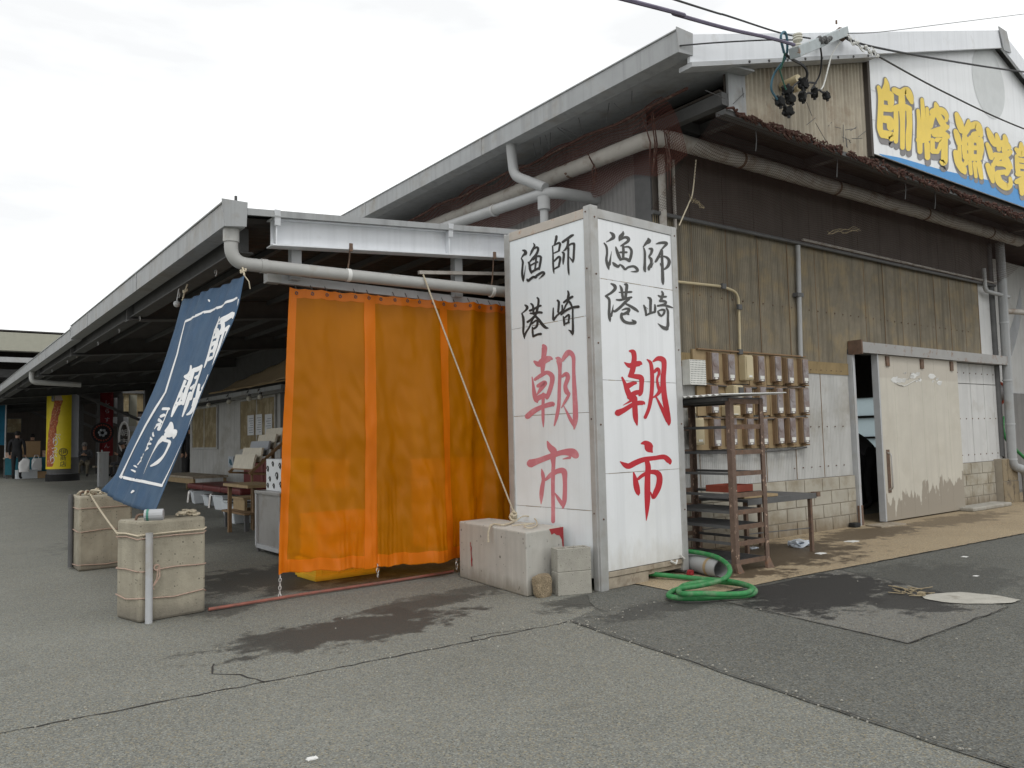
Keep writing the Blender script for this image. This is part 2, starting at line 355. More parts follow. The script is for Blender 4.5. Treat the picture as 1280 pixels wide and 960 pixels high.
def ground_mat(name, c, dark, speck, stains, rough=.9):
    m = bpy.data.materials.new(name); m.use_nodes = True; t = m.node_tree; p = t.nodes['Principled BSDF']
    geo = N(t, 'ShaderNodeNewGeometry'); pos = geo.outputs[0]
    def nz(s, det=4, rg=.6):
        q = N(t, 'ShaderNodeTexNoise'); q.inputs['Scale'].default_value = s; q.inputs['Detail'].default_value = det; q.inputs['Roughness'].default_value = rg; t.links.new(pos, q.inputs['Vector']); return q.outputs[0]
    def ramp(f, a, b, lo=0, hi=1):
        q = N(t, 'ShaderNodeMapRange'); q.inputs[1].default_value = a; q.inputs[2].default_value = b; q.inputs[3].default_value = lo; q.inputs[4].default_value = hi; t.links.new(f, q.inputs[0]); return q.outputs[0]
    def mixc(f, a, b):
        q = N(t, 'ShaderNodeMix', data_type='RGBA')
        for s_, x in ((6, a), (7, b)):
            if isinstance(x, tuple): q.inputs[s_].default_value = (*x, 1)
            else: t.links.new(x, q.inputs[s_])
        t.links.new(f, q.inputs[0]); return q.outputs[2]
    base = mixc(ramp(nz(.9, 5), .3, .7), tuple(x * .86 for x in c), tuple(x * 1.12 for x in c))
    vo = N(t, 'ShaderNodeTexVoronoi'); vo.inputs['Scale'].default_value = speck; t.links.new(pos, vo.inputs['Vector'])
    sep = N(t, 'ShaderNodeSeparateColor'); t.links.new(vo.outputs['Color'], sep.inputs[0])
    base = mixc(ramp(sep.outputs[0], .55, 1.0, 0, .85), base, tuple(min(1, x * 1.75) for x in c))
    base = mixc(ramp(sep.outputs[1], .62, 1.0, 0, .8), base, tuple(x * .38 for x in c))
    base = mixc(ramp(sep.outputs[2], .86, .9, 0, .5), base, (c[0] * 1.8, c[1] * 1.45, c[2] * .95))
    wet = None
    sp = N(t, 'ShaderNodeSeparateXYZ'); t.links.new(pos, sp.inputs[0])
    def mth(op, a, b):
        q = N(t, 'ShaderNodeMath', operation=op)
        for i, x in enumerate((a, b)):
            if isinstance(x, (int, float)): q.inputs[i].default_value = x
            else: t.links.new(x, q.inputs[i])
        return q.outputs[0]
    edge = nz(4.2, 8, .7)
    for (cx, cy, rx, ry, rot, st) in stains:
        dx, dy = mth('SUBTRACT', sp.outputs[0], cx), mth('SUBTRACT', sp.outputs[1], cy); ca, sa = math.cos(rot), math.sin(rot)
        u = mth('DIVIDE', mth('ADD', mth('MULTIPLY', dx, ca), mth('MULTIPLY', dy, sa)), rx); v = mth('DIVIDE', mth('SUBTRACT', mth('MULTIPLY', dy, ca), mth('MULTIPLY', dx, sa)), ry)
        d = mth('SQRT', mth('ADD', mth('MULTIPLY', u, u), mth('MULTIPLY', v, v)), 0)
        k = mth('MULTIPLY', ramp(mth('ADD', d, mth('MULTIPLY', mth('SUBTRACT', edge, .5), 2.9)), 1.02, .74), st)
        wet = k if wet is None else mth('MAXIMUM', wet, k)
    if wet is not None:
        base = mixc(wet, base, dark)
        t.links.new(ramp(wet, 0, 1, rough, rough - .3), p.inputs['Roughness'])
    else: p.inputs['Roughness'].default_value = rough
    t.links.new(base, p.inputs['Base Color']); p.inputs['Specular IOR Level'].default_value = .3
    b = N(t, 'ShaderNodeBump'); b.inputs['Strength'].default_value = .5; b.inputs['Distance'].default_value = .006; t.links.new(vo.outputs['Distance'], b.inputs['Height']); t.links.new(b.outputs[0], p.inputs['Normal'])
    return m

def stroke_outline(pts, n=6):
    q = catmull(pts, n) if len(pts) > 2 else catmull([pts[0], tuple((a + b) / 2 for a, b in zip(pts[0], pts[1])), pts[1]], n)
    return q
def strokes(mb, key, P0, d, wv, n, off, wscale=1.0, wadd=0, shift=(0, 0), sub=None, disp=None, step=.00012, clip=None):
    H, s = LETTERING[key]; P0, d, wv, n = Vector(P0), Vector(d), Vector(wv), Vector(n)
    ss = s.split('|')
    if sub: ss = ss[sub[0]:sub[1]]
    def pt(x, y, o):
        x += shift[0]; y += shift[1]
        k = H[6] * x + H[7] * y + H[8]; u = (H[0] * x + H[1] * y + H[2]) / k; v = (H[3] * x + H[4] * y + H[5]) / k
        if clip: u = clip(u, v)
        return P0 + d * u + wv * v + n * (o + (disp(u, v) if disp else 0))
    for i, st in enumerate(ss):
        a = [float(x) for x in st.split()]; P = [tuple(a[j:j + 3]) for j in range(0, len(a), 3)]
        q = stroke_outline(P); o = off + i * step; L = []; Rr = []
        for j, (x, y, ww) in enumerate(q):
            x0, y0, _ = q[max(j - 1, 0)]; x1, y1, _ = q[min(j + 1, len(q) - 1)]
            tx, ty = x1 - x0, y1 - y0; ln = math.hypot(tx, ty) or 1; nx, ny = -ty / ln, tx / ln; h = (max(ww, 1) * wscale + wadd) / 2
            L.append((x + nx * h, y + ny * h)); Rr.append((x - nx * h, y - ny * h))
        def capp(c, b, sgn): # round cap
            x, y, ww = c; h = (max(ww, 1) * wscale + wadd) / 2; tx, ty = x - b[0], y - b[1]; ln = math.hypot(tx, ty) or 1; a0 = math.atan2(ty / ln, tx / ln)
            return [(x + math.cos(a0 + g) * h * .9, y + math.sin(a0 + g) * h * .9) for g in (-1.1, -.55, 0, .55, 1.1)]
        V = [pt(x, y, o) for x, y in L] + [pt(x, y, o) for x, y in Rr]; m = len(q)
        mb.add(V, [(j, j + 1, m + j + 1, m + j) for j in range(m - 1)])
        c1 = capp(q[-1], q[-3], 1); mb.add([pt(*L[-1], o)] + [pt(x, y, o) for x, y in c1[::-1]] + [pt(*Rr[-1], o)], [list(range(7))])
        c0 = capp(q[0], q[2], 1); mb.add([pt(*Rr[0], o)] + [pt(x, y, o) for x, y in c0[::-1]] + [pt(*L[0], o)], [list(range(7))])
    return mb
def text_shape(body, size): # outlines of a few small printed words as a flat mesh
    cu = bpy.data.curves.new('lettering', 'FONT'); cu.body = body; cu.size = size; cu.resolution_u = 2; cu.align_x = 'CENTER'
    o = bpy.data.objects.new('lettering', cu); col.objects.link(o)
    bpy.context.view_layer.update()
    me = bpy.data.meshes.new_from_object(o.evaluated_get(bpy.context.evaluated_depsgraph_get()))
    V = [v.co.copy() for v in me.vertices]; Fc = [list(p.vertices) for p in me.polygons]
    bpy.data.objects.remove(o); bpy.data.meshes.remove(me); bpy.data.curves.remove(cu)
    return V, Fc
LETTERING = {
 'AL': ([-0.00088381, 2.68584e-05, 1.03897, 0.000114965, -0.000637546, 3.36493, 9.98933e-05, 3.48913e-06, 1.0],
  '668 185 40 660 240 40 640 300 22|610 330 22 615 450 24 618 600 30 625 700 28 632 745 8|630 320 24 700 285 34 722 300 36 712 360 34 705 400 30|625 440 18 680 415 24 715 400 20|630 560 26 700 495 34 725 515 36 712 590 34 700 640 30|625 680 22 690 645 28 715 635 18|760 272 36 820 230 40 890 180 42 920 165 30|845 235 34 835 330 40 800 385 30 775 402 14|760 425 30 780 450 36 772 540 34 768 605 14|848 360 34 845 500 30 845 620 32 852 720 28 858 770 8|800 390 20 870 310 26 920 295 36 935 310 36 930 420 34 925 520 34 915 575 20|915 565 26 890 530 24 860 490 10|160 395 20 195 405 44 205 440 50 170 470 28 140 515 12|145 520 18 165 570 32 160 640 30 155 740 36 168 830 34 172 865 8|180 820 20 192 740 14 208 620 4|325 290 16 340 330 30 300 410 34 270 475 10|335 370 24 375 350 34 395 375 34 370 450 36 310 520 32 265 575 18|248 572 22 265 610 36 275 680 40 295 735 30|320 535 26 380 485 28 430 490 36 435 530 34 420 620 34 410 680 24|365 490 30 360 590 26 345 690 26|285 620 22 345 585 26 390 570 26|290 725 34 350 690 34 410 660 34|230 825 20 245 850 36 320 795 36 355 800 40 380 770 36 460 725 38 485 745 36 450 785 24 405 825 6'),
 'BL': ([-0.000881043, 2.67743e-05, 1.05981, 0.000114605, -0.00063555, 2.78241, 9.95806e-05, 3.47821e-06, 1.0],
  '195 315 22 225 340 44 225 370 40 195 405 24 150 440 16|148 440 20 170 510 40 175 620 36 170 720 32 190 820 14|185 790 34 215 720 30 260 650 28 310 530 30 360 460 36|285 295 26 315 330 34 325 450 34|380 205 26 400 240 34 390 340 34 365 440 40|270 400 36 330 375 34 400 335 34 435 325 30|275 440 24 340 440 36 410 425 36 450 430 34|235 570 36 290 530 34 340 480 34|350 480 34 400 530 40 460 610 46 510 655 40 550 662 10|295 600 26 360 550 28 385 560 36 375 630 34 330 670 30|310 650 24 312 720 32 320 790 30|320 785 34 390 755 34 435 750 40|622 360 18 620 440 28 620 530 34|625 540 34 680 470 28 740 420 28 770 380 20|685 245 30 705 280 36 695 420 34|755 320 26 758 380 28 745 450 24|840 105 22 852 150 36 840 230 38|780 275 30 850 225 40 910 190 36|840 240 34 880 290 34 905 350 24|770 430 20 800 340 24 840 270 28|740 460 28 810 400 34 900 355 36 1000 340 44|775 490 24 785 560 34 788 620 24|790 510 22 845 465 30 862 480 30 850 570 28|790 600 28 860 575 26|915 380 26 915 500 28 918 650 34 915 740 34 905 765 10|905 735 40 880 705 28 850 690 10'),
 'CL': ([-0.0013022, 3.9573e-05, 0.962267, 0.000169389, -0.000939355, 2.22915, 0.000147182, 5.14086e-06, 1.0],
  '235 55 34 245 80 56 240 150 50 230 250 50 225 330 30|145 215 24 190 240 60 250 200 70 300 185 50 322 190 20|122 370 10 132 440 24 145 540 44 165 600 50 175 625 14|150 395 30 210 355 40 270 325 40 320 360 50 320 430 44 290 530 44 270 580 34|180 460 36 240 430 50 250 440 40 210 490 40 170 550 10|165 590 50 230 560 50 280 560 40|75 765 56 140 710 54 220 670 44 320 640 50 335 655 24|235 540 34 232 650 30 232 780 30 235 870 8|360 180 14 390 200 56 400 300 36 395 480 34 390 640 36 370 760 34 345 855 14|425 205 30 460 150 50 495 125 56 535 170 40 538 300 34 545 480 44 555 680 52 555 800 50 543 890 14|545 860 30 500 780 34 440 660 8|420 365 24 465 340 44 480 380 44 455 460 40 470 520 50 490 545 30 450 620 28 415 680 8'),
 'DL': ([-0.0012958, 3.93786e-05, 0.995345, 0.000168557, -0.000934742, 1.32085, 0.000146459, 5.11561e-06, 1.0],
  '275 55 16 300 110 56 335 150 70 340 190 60|105 275 84 180 250 60 300 205 54 420 165 54 520 165 84 560 195 70|430 230 8 500 215 30|330 210 60 335 280 40 332 360 40 330 500 38 332 700 38 332 855 40|217 330 8 228 380 36 235 440 36 222 520 44 215 600 40 212 680 8|255 440 24 310 390 46 380 350 50 440 355 60 450 450 44 450 560 44 445 650 44 430 720 20|430 690 40 385 625 34 350 570 10'),
 'AR': ([0.000846318, -2.57191e-05, 0.122246, -0.000119816, -0.000570482, 3.15196, -8.17903e-05, 8.39367e-06, 1.0],
  '150 125 20 190 155 50 200 200 56 150 240 34 95 270 14|60 285 20 95 340 36 105 430 34 95 540 40 120 630 50 132 685 12|140 610 44 155 520 26 172 410 4|345 110 14 340 150 50 305 195 60 290 250 24|300 235 34 370 200 40 420 215 50 420 255 46 360 300 36 310 330 20|235 345 20 255 410 44 285 490 50 310 540 30|300 425 28 350 425 34 400 425 30|345 330 36 350 400 40 345 500 40|370 345 24 430 345 30 470 400 40 460 490 44 435 560 36|300 535 34 370 520 40 440 550 50|190 580 24 220 610 50 270 640 40 295 610 24 340 640 36 375 680 34 420 650 34 500 635 36 550 670 44 560 705 36 510 715 24 460 712 6|720 220 30 730 255 70 690 290 46 645 345 16|655 360 20 670 430 36 670 560 38 668 680 44 680 715 20|735 370 24 775 380 44 765 440 38 735 490 30 765 530 44 765 590 40 735 650 50 730 685 36|765 650 24 800 580 6|840 300 16 890 285 36 970 280 44 995 300 44 950 350 30 920 385 24|920 385 30 890 460 38 845 545 40 825 570 24|925 400 36 930 550 38 935 700 44 940 850 46 945 905 20|890 500 18 950 485 24 1010 510 36 1035 570 50 1010 640 44 960 680 24|900 590 14 920 640 20'),
 'BR': ([0.000840814, -2.55518e-05, 0.10152, -0.000119036, -0.000566772, 2.68937, -8.12583e-05, 8.33907e-06, 1.0],
  '165 115 24 215 145 50 225 190 50 170 250 40 85 300 30|85 300 34 135 350 40 140 450 40 135 560 44 145 640 44 152 688 10|165 600 40 185 520 26 198 430 6|295 140 16 320 190 40 330 250 40 340 320 40|370 125 30 400 140 46 390 250 44 380 330 44|285 245 16 350 245 26 460 240 32 478 238 18|245 355 24 300 360 36 400 335 36 470 320 32|440 345 30 380 390 44 300 470 44 220 530 40 195 510 14|370 410 24 450 450 40 530 500 44 572 535 24|330 510 18 390 490 34 435 500 40 410 545 50 340 575 36|420 570 40 430 580 20|325 565 44 320 620 44 360 680 46 430 705 44 510 705 50 520 690 50 480 660 20|655 440 24 680 510 36 690 590 30|690 590 24 750 560 34 820 540 34|715 320 20 755 350 42 755 450 40 755 555 40|820 430 24 825 490 36 820 540 34|655 440 10 715 495 6|925 230 22 940 270 36 925 330 40 905 370 40|870 290 16 910 310 34 990 310 28|900 370 44 980 385 34 970 420 32 860 445 24|860 450 24 960 440 30 1020 455 36 1085 475 16|865 530 24 890 580 34 920 600 30|880 520 20 930 505 32 965 520 34 950 570 34 920 600 24|990 480 20 1015 530 34 1015 650 34 1015 740 44 990 800 40|1000 790 60 940 770 44 865 712 8'),
 'CR': ([0.00126279, -3.83754e-05, 0.176575, -0.000178777, -0.000851217, 2.0996, -0.000122039, 1.25242e-05, 1.0],
  '215 70 20 250 80 50 262 130 50 255 200 56 245 260 56 225 315 50|165 185 12 215 215 50 280 200 56 320 195 50 335 200 20|210 320 30 280 325 50 330 340 54 335 400 46 328 480 44 315 510 30|140 335 20 165 390 34 195 470 54 220 530 50 245 560 40|195 420 60 250 395 40 280 390 24|215 530 60 270 490 50 320 480 44|240 560 30 190 590 16 150 612 6|95 690 66 160 660 50 240 610 44 300 590 46 350 590 40 365 600 14|265 540 56 268 640 54 275 740 50 290 810 14|390 155 12 425 190 34 438 280 40 440 400 40 430 530 40 405 650 36 370 735 34|450 175 16 500 145 46 550 160 54 560 220 50 552 350 50 560 500 54 585 650 56 605 770 46 608 810 16|595 770 40 540 650 34 480 530 16|460 280 30 495 250 36 510 290 30 490 350 24 500 420 30 515 470 40 475 520 24 430 540 10|535 300 20 540 470 40'),
 'DR': ([0.00124841, -3.79383e-05, 0.13966, -0.000176741, -0.000841521, 1.30148, -0.000120649, 1.23815e-05, 1.0],
  '335 75 20 370 70 50 400 95 84 415 130 80 440 160 20|120 255 8 170 290 50 210 300 56 280 265 56 360 235 50 470 220 44 560 210 50 610 250 54 620 275 24|385 240 44 400 310 56 395 400 56 393 520 60 393 640 56 388 760 34 382 845 6|255 365 14 270 430 44 285 510 60 300 570 44 305 590 16|300 430 28 350 390 36 420 360 40 490 370 56 515 420 60 505 500 60 475 570 56 450 615 34 425 560 10'),
 'K': ([0.00237034, -0.000131836, 0.048115, 0.000486185, -0.00127804, 0.965152, -0.000151315, 1.73201e-05, 1.0],
  '130 70 20 140 130 50 130 200 80|60 150 30 85 250 50 80 420 50 75 560 50 100 640 44|100 230 90 170 240 90|180 230 60 185 320 56|90 360 60 190 370 60|90 470 60 170 480 70|175 480 60 180 560 60|100 620 70 190 640 70 190 670 50|215 180 50 280 210 60 340 185 60 375 250 60 395 310 30|290 220 50 295 330 60 300 500 44 300 650 44 300 760 40|220 370 60 300 350 60 370 370 50|235 380 40 235 560 44 235 700 36|365 370 50 370 520 50 362 640 54 360 770 44|455 385 30 465 500 36 470 640 50 475 800 44|495 275 30 505 400 40 515 600 50 520 640 50|545 365 30 555 480 36 560 640 44|470 680 70 550 660 70|545 720 50 550 860 46|630 315 26 640 380 60 600 450 50 580 550 40|600 400 60 690 390 60 740 440 40 735 490 30|650 420 50 690 500 56 730 560 50|590 600 44 680 580 60 750 550 40|620 620 60 700 620 60 755 650 40|600 680 40 600 790 40|640 680 40 690 690 40 660 780 36|600 790 50 650 800 40|725 640 50 720 780 56 715 900 60 690 900 40'),
 'Lg': ([0.00264371, -0.000147041, 1.91008, 0.000542256, -0.00142544, 1.01075, -0.000168766, 1.93176e-05, 1.0],
  '120 100 34 150 190 60 175 270 50|110 270 36 130 330 50 150 400 44|110 480 40 140 580 60 190 660 60 205 690 30|150 420 30 150 560 40|210 600 40 220 560 30|240 165 24 235 230 56 195 320 34|250 230 50 320 210 60 355 270 50 370 320 30|290 310 50 330 300 50|205 340 50 200 450 44 210 540 40|210 360 40 350 360 50|265 340 50 265 540 46|350 360 60 360 450 60 345 550 44|210 440 40 360 440 40|210 530 56 350 540 56|255 580 34 265 700 30|300 590 34 315 730 28|345 590 44 370 740 34|430 250 26 460 320 50 490 390 44|425 400 30 450 460 44 470 540 40|430 610 40 460 690 50 485 780 30|490 690 30 480 600 24|520 305 26 535 370 44 545 460 36|600 320 30 610 380 50 600 470 50|500 400 50 600 400 56 650 440 36|500 510 44 600 520 50 660 480 40|490 620 30 520 560 44 570 530 30|600 540 60 640 600 50 670 640 24|530 600 40 600 600 50 640 640 44 620 700 40|530 690 44 610 680 40|525 700 50 550 780 60 620 830 60 660 800 40 655 740 26|765 395 26 770 470 60|715 450 30 760 500 50 800 490 50|720 520 30 730 640 40 740 700 40|740 560 40 800 570 40|740 620 40 800 630 40|730 700 44 800 700 44|720 780 40 770 760 50 800 750 50|770 780 56 775 900 36|830 450 40 830 650 36 810 850 30|830 460 40 900 470 44|905 480 46 915 900 44|840 580 34 900 600 34|840 690 34 900 710 34'),
 'I': ([0.00447712, 0.00170618, -1.87565, -0.000259555, -0.00128471, 1.16281, 0.000512418, 0.000239617, 1.0],
  '595 130 16 590 170 30 565 240 44|548 250 24 525 380 26 500 500 24 470 590 20 452 640 8|550 290 30 590 260 30 575 330 30|535 350 24 580 330 26|520 420 30 575 390 34 550 480 34|500 490 24 540 470 24|490 560 34 530 540 30|605 190 44 670 150 50 740 110 52 750 140 40|640 180 34 640 250 34 610 300 34|600 300 36 650 270 34 710 235 40|600 320 22 570 430 22 545 530 18|650 280 24 610 420 24 565 560 22 537 660 10|700 260 30 660 380 30 620 480 30 605 510 12|315 620 16 305 680 20 270 740 30|260 730 30 310 700 24|260 770 24 230 850 20 200 930 24|280 750 24 300 745 20 265 850 22 240 930 22|240 830 14 270 820 14|330 660 26 300 760 24 260 860 22 225 960 20|340 660 40 415 625 44|415 640 30 375 760 32 330 880 32 310 950 34|345 735 30 370 720 30|300 840 30 335 810 26|500 720 20 480 790 30 435 850 30|400 810 24 385 880 26 365 950 20|440 850 36 490 800 20|430 880 30 400 950 30'),
 'J': ([0.0048248, 0.00183868, -2.15237, -0.000279711, -0.00138448, 0.135291, 0.000552211, 0.000258225, 1.0],
  '570 10 30 545 80 30 515 150 26 487 230 10|640 10 40 610 110 44 570 220 20|540 110 30 575 90 20|600 20 20 570 110 20|735 5 30 700 100 30 660 180 30 620 210 14|720 90 30 690 200 24 660 280 20 635 350 10|690 60 14 670 130 14|480 285 16 470 330 36 450 370 44|440 400 40 480 375 56 500 370 60|495 390 56 490 420 24|420 420 30 370 480 24|385 455 24 315 570 22 262 665 20 220 755 8|415 448 26 452 466 28 408 570 20 352 645 22 304 690 10|405 160 24 462 158 24|455 165 12 420 250 8 375 355 8|390 230 24 420 215 24|370 260 30 395 280 20|350 310 24 380 300 24|325 340 14 345 320 14|365 350 24 385 290 10|310 380 24 320 410 16|275 420 20 300 440 24|250 480 24 290 480 20|235 540 20 265 520 20|250 510 24 280 450 14|205 570 16 210 600 16|185 600 16 190 635 24|170 640 16 200 640 12|150 665 10 175 630 10|130 680 14 140 690 10|110 720 14 125 730 18|410 5 12 330 145 14|330 145 14 240 315 16|240 315 16 125 550 18|125 550 18 10 785 20|10 785 26 375 860 26|375 860 14 500 620 10|500 620 10 640 360 7|105 930 8 120 910 14'),
 'I2': ([0.00447712, 0.00170618, -1.87565, -0.000259555, -0.00128471, 1.16281, 0.000512418, 0.000239617, 1.0],
  '250 172 22 660 0 22|660 0 22 780 -55 22|245 175 12 170 500 14|170 500 14 44 886 15|800 -40 12 775 110 10|500 -35 14 500 -20 6'),
}
# ================================================================ THE SETTING: ground
MT['asphalt'] = ground_mat('asphalt', (.174, .177, .159), (.044, .043, .039), 150,
    [(2.45, 5.2, 1.0, .42, .05, .9), (3.25, 5.6, .75, .24, .1, .8), (2.0, 5.2, .45, .4, 0, .8), (3.6, 5.75, .9, .18, .1, .6), (3.0, 7.7, 1.2, .85, .1, .8), (3.9, 7.6, 1.6, .8, 0, .55),
     (1.95, 6.5, .3, .3, 0, .6), (4.5, 4.75, .7, .28, 0, .75), (3.0, 12, 1.6, 1.2, .3, .45), (1.0, 3.2, .12, .07, .4, .16), (2.6, 3.0, .08, .06, 0, .16), (.4, 5.6, .2, .12, .2, .15)])
MT['asphalt_new'] = ground_mat('asphalt_new', (.110, .112, .102), (.030, .030, .028), 120, [(4.55, 4.2, .7, .2, 0, .6), (6.9, 3.4, 1.2, .7, .1, .45)])
MT['asphalt_patch'] = ground_mat('asphalt_patch', (.145, .144, .132), (.030, .029, .028), 140, [(5.9, 3.75, 1.1, .62, .1, 1), (6.1, 3.1, .65, .4, 0, .9), (5.5, 4.2, .6, .3, 0, .9)])
MT['apron'] = ground_mat('apron', (.33, .268, .182), (.080, .057, .034), 200, [(7.2, 5.2, 1.5, .75, 0, .95), (9.6, 5.4, 1.2, .4, 0, .8), (11.8, 5.3, 1.6, .35, 0, .6), (6.2, 5.0, .5, .7, 0, .9)], .8)
ys = [-40, -10, 0, 14] + [14 + i for i in range(1, 13)] + [34, 50, 90, 200]
xs = [-150, -40, -10, 0, 5, 10, 20, 50, 150]
g = MB(); g.add([(x, y, gz(y)) for y in ys for x in xs], [(j * 9 + i, j * 9 + i + 1, (j + 1) * 9 + i + 1, (j + 1) * 9 + i) for j in range(len(ys) - 1) for i in range(8)])
structure(g.build('ground', MT['asphalt']))
def sheet(name, poly, z, m, jit=.012, stepl=.12):
    P = []
    for i, a in enumerate(poly):
        b = poly[(i + 1) % len(poly)]; a2, b2 = Vector(a), Vector(b); n = max(1, min(80, int((b2 - a2).length / stepl)))
        for k in range(n):
            p = a2.lerp(b2, k / n); P.append((p.x + random.uniform(-jit, jit), p.y + random.uniform(-jit, jit), z))
    mb = MB(); mb.add(P, [list(range(len(P)))]); return structure(mb.build(name, m))
sheet('asphalt_overlay', [(3.72, 4.36), (3.36, 1.44), (3.15, -1), (3, -12), (45, -12), (45, 3.3), (18, 3.9), (10.74, 4.07), (8.06, 4.17), (6.03, 4.26), (5.29, 4.24), (5.04, 4.61), (5.06, 4.89), (4.9, 5.1), (4.45, 4.95), (4.1, 4.5)], .004, MT['asphalt_new'])
sheet('asphalt_repair', [(5.05, 4.2), (4.83, 2.5), (6.32, 2.52), (6.92, 4.2)], .008, MT['asphalt_patch'], .008)
sheet('concrete_apron', [(5.06, 4.93), (5.04, 4.61), (5.29, 4.25), (6.03, 4.265), (8.06, 4.175), (10.74, 4.075), (18, 3.905), (24, 3.7), (24, 6.6), (5.06, 6.6)], .010, MT['apron'], .004, .3)
sheet('concrete_fill', [(6.24, 3.11), (6.4, 3.08), (6.6, 2.98), (6.66, 2.75), (6.61, 2.55), (6.45, 2.56), (6.32, 2.64), (6.2, 2.75), (6.13, 2.89), (6.16, 3.04)], .014, MT['whitish'], .006, .05)
def crack(pts, wd, z, name='crack'):
    P = []
    for a, b in zip(pts, pts[1:]):
        a, b = Vector(a), Vector(b); n = max(2, int((b - a).length / .07))
        P += [a.lerp(b, k / n) + Vector((random.uniform(-.007, .007), random.uniform(-.012, .012))) for k in range(n)]
    P.append(Vector(pts[-1])); mb = MB(); vs = []
    for i, p in enumerate(P):
        d = P[min(i + 1, len(P) - 1)] - P[max(i - 1, 0)]; d.normalize(); h = wd * random.uniform(.3, 1) / 2
        vs += [(p.x - d.y * h, p.y + d.x * h, z), (p.x + d.y * h, p.y - d.x * h, z)]
    mb.add(vs, [(2 * i, 2 * i + 1, 2 * i + 3, 2 * i + 2) for i in range(len(P) - 1)]); return structure(mb.build(name, MT['crack']))
crack([(-8, 4.75), (-2, 4.52), (.34, 4.43), (2, 4.37), (3.7, 4.34), (4.3, 4.33)], .016, .003)
crack([(1.55, 4.39), (1.5, 4.62), (1.38, 4.75), (1.45, 4.95)], .014, .003)
crack([(2.9, 4.35), (2.95, 4.44), (3.2, 4.42), (3.3, 4.36)], .012, .003)
crack([(4.1, 4.36), (4.15, 4.6), (4.05, 4.8)], .01, .0125)
crack([(3.72, 4.36), (3.36, 1.44), (3.15, -1)], .010, .0125)
crack([(4.6, 4.27), (5.02, 4.2), (4.83, 2.5), (6.32, 2.52), (6.92, 4.2)], .012, .0125)
crack([(5.06, 4.35), (5.3, 4.24), (8.06, 4.165), (10.74, 4.065), (18, 3.9)], .014, .0145)

mb = MB()
for k in range(420): # loose grit lying along the cracks and the patch edges
    a_ = random.choice((0, 0, 1, 2)); u = random.random()
    if a_ == 0: x, y = random.uniform(-1.5, 4.6), 0; y = 4.43 - .03 * x + random.gauss(0, .10)
    elif a_ == 1: x, y = 3.72 - .36 * u + random.gauss(0, .06), 4.36 - 2.9 * u
    else: x, y = random.uniform(.2, 7), random.uniform(1.6, 6.3)
    r = random.uniform(.003, .008); mb.ball((x, y, .012 if y < 4.4 and x > 3.3 else .003), r, 5, 3, (1, 1, .7))
o = mb.build('grit', MT['cinder']); o['kind'] = 'stuff'; o['label'] = 'loose pale grit scattered along the cracks in the asphalt'; o['category'] = 'grit'

# ================================================================ MARKET SHED (the big building on the right)
XC, YW, YG = 6.47, 5.95, 4.90              # side wall, front wall, gable face
ZA, XA, SL = 7.2, 12.85, (7.2 - 5.03) / (12.85 - 5.74)
def roofz(x): return ZA - SL * abs(x - XA)
XR = 2 * XA - XC
shed = thing('market_shed', 'large corrugated fish market shed with white gable sign and stained brown front wall', 'building', (XC, YW, 0))
def blocks(x0, x1, y, z1, rows, m, name):
    mb = MB(); mb.box(x0, x1, y + .012, y + .14, 0, z1); hh = z1 / rows
    mb2 = MB()
    for r in range(rows):
        x = x0 - (.2 if r % 2 else 0)
        while x < x1:
            a, b = max(x, x0) + .005, min(x + .39, x1) - .005
            if b - a > .03: mb2.box(a, b, y + random.uniform(-.002, .002), y + .1, r * hh + .006, (r + 1) * hh - .006)
            x += .4
    o = mb2.build(name, m, shed, bevel=.004); mb.build('mortar', MT['mortar'], o)
blocks(XC, 10.27, 5.915, .69, 4, MT['block'], 'block_wall')
blocks(13.15, 14.62, 5.915, .73, 4, MT['block'], 'block_wall')
blocks(14.64, 15.25, 5.80, .76, 2, MT['block_dark'], 'block_wall')
structure_kerb = MB().box(13.0, 14.4, 5.6, 5.90, .01, .07).build('door_kerb', MT['conc'], shed, bevel=.015)
MB().corr((XC, YW, .695), (10.27 - XC, 0, 0), (0, 0, 1.435), .034, .007, 6, (0, -1, 0)).build('lower_cladding', MT['sheet_grey'], shed, smooth='all')
MB().corr((XC, YW - .012, 2.06), (10.27 - XC, 0, 0), (0, 0, .16), .034, .007, 6, (0, -1, 0)).build('cladding_lap', MT['sheet_dirtyband'], shed, smooth='all')
MB().corr((XC, YW, 2.20), (10.27 - XC, 0, 0), (0, 0, 1.56), .034, .010, 6, (0, -1, 0)).build('upper_cladding', MT['sheet_brown'], shed, smooth='all')
MB().corr((10.27, YW, 2.42), (4.2, 0, 0), (0, 0, 1.34), .034, .010, 6, (0, -1, 0)).build('upper_cladding', MT['sheet_brown'], shed, smooth='all')
mb = MB().box(14.47, 15.02, YW - .005, YW + .04, 2.42, 3.76); mb.build('corner_board', MT['board_white'], shed)
mb = MB(); x = XC
while x < 15:
    mb.box(x + .004, min(x + .60, 15.02) - .004, YW - .02, YW + .02, 3.78, 4.72); x += .6
mb.build('high_boards', MT['board_dark'], shed, bevel=.003)
mb = MB()
for i in range(1, 6): mb.box(XC + i * .62, XC + i * .62 + .005, YW - .012, YW - .006, .70, 3.75)
for i in range(8): mb.box(10.8 + i * .52, 10.8 + i * .52 + .005, YW - .012, YW - .006, 2.43, 3.75)
mb.build('cladding_seam', MT['wood_brown'], shed)
mb = MB()
for z, x0, n, s in ((.84, 8.9, 8, .19), (1.36, 9.3, 5, .19), (2.11, 6.6, 30, .12), (2.9, 6.6, 38, .2)):
    for i in range(n):
        if x0 + i * s < (10.2 if z < 2.3 else 15): mb.ball((x0 + i * s, YW - .012, z), .009, 6, 4)
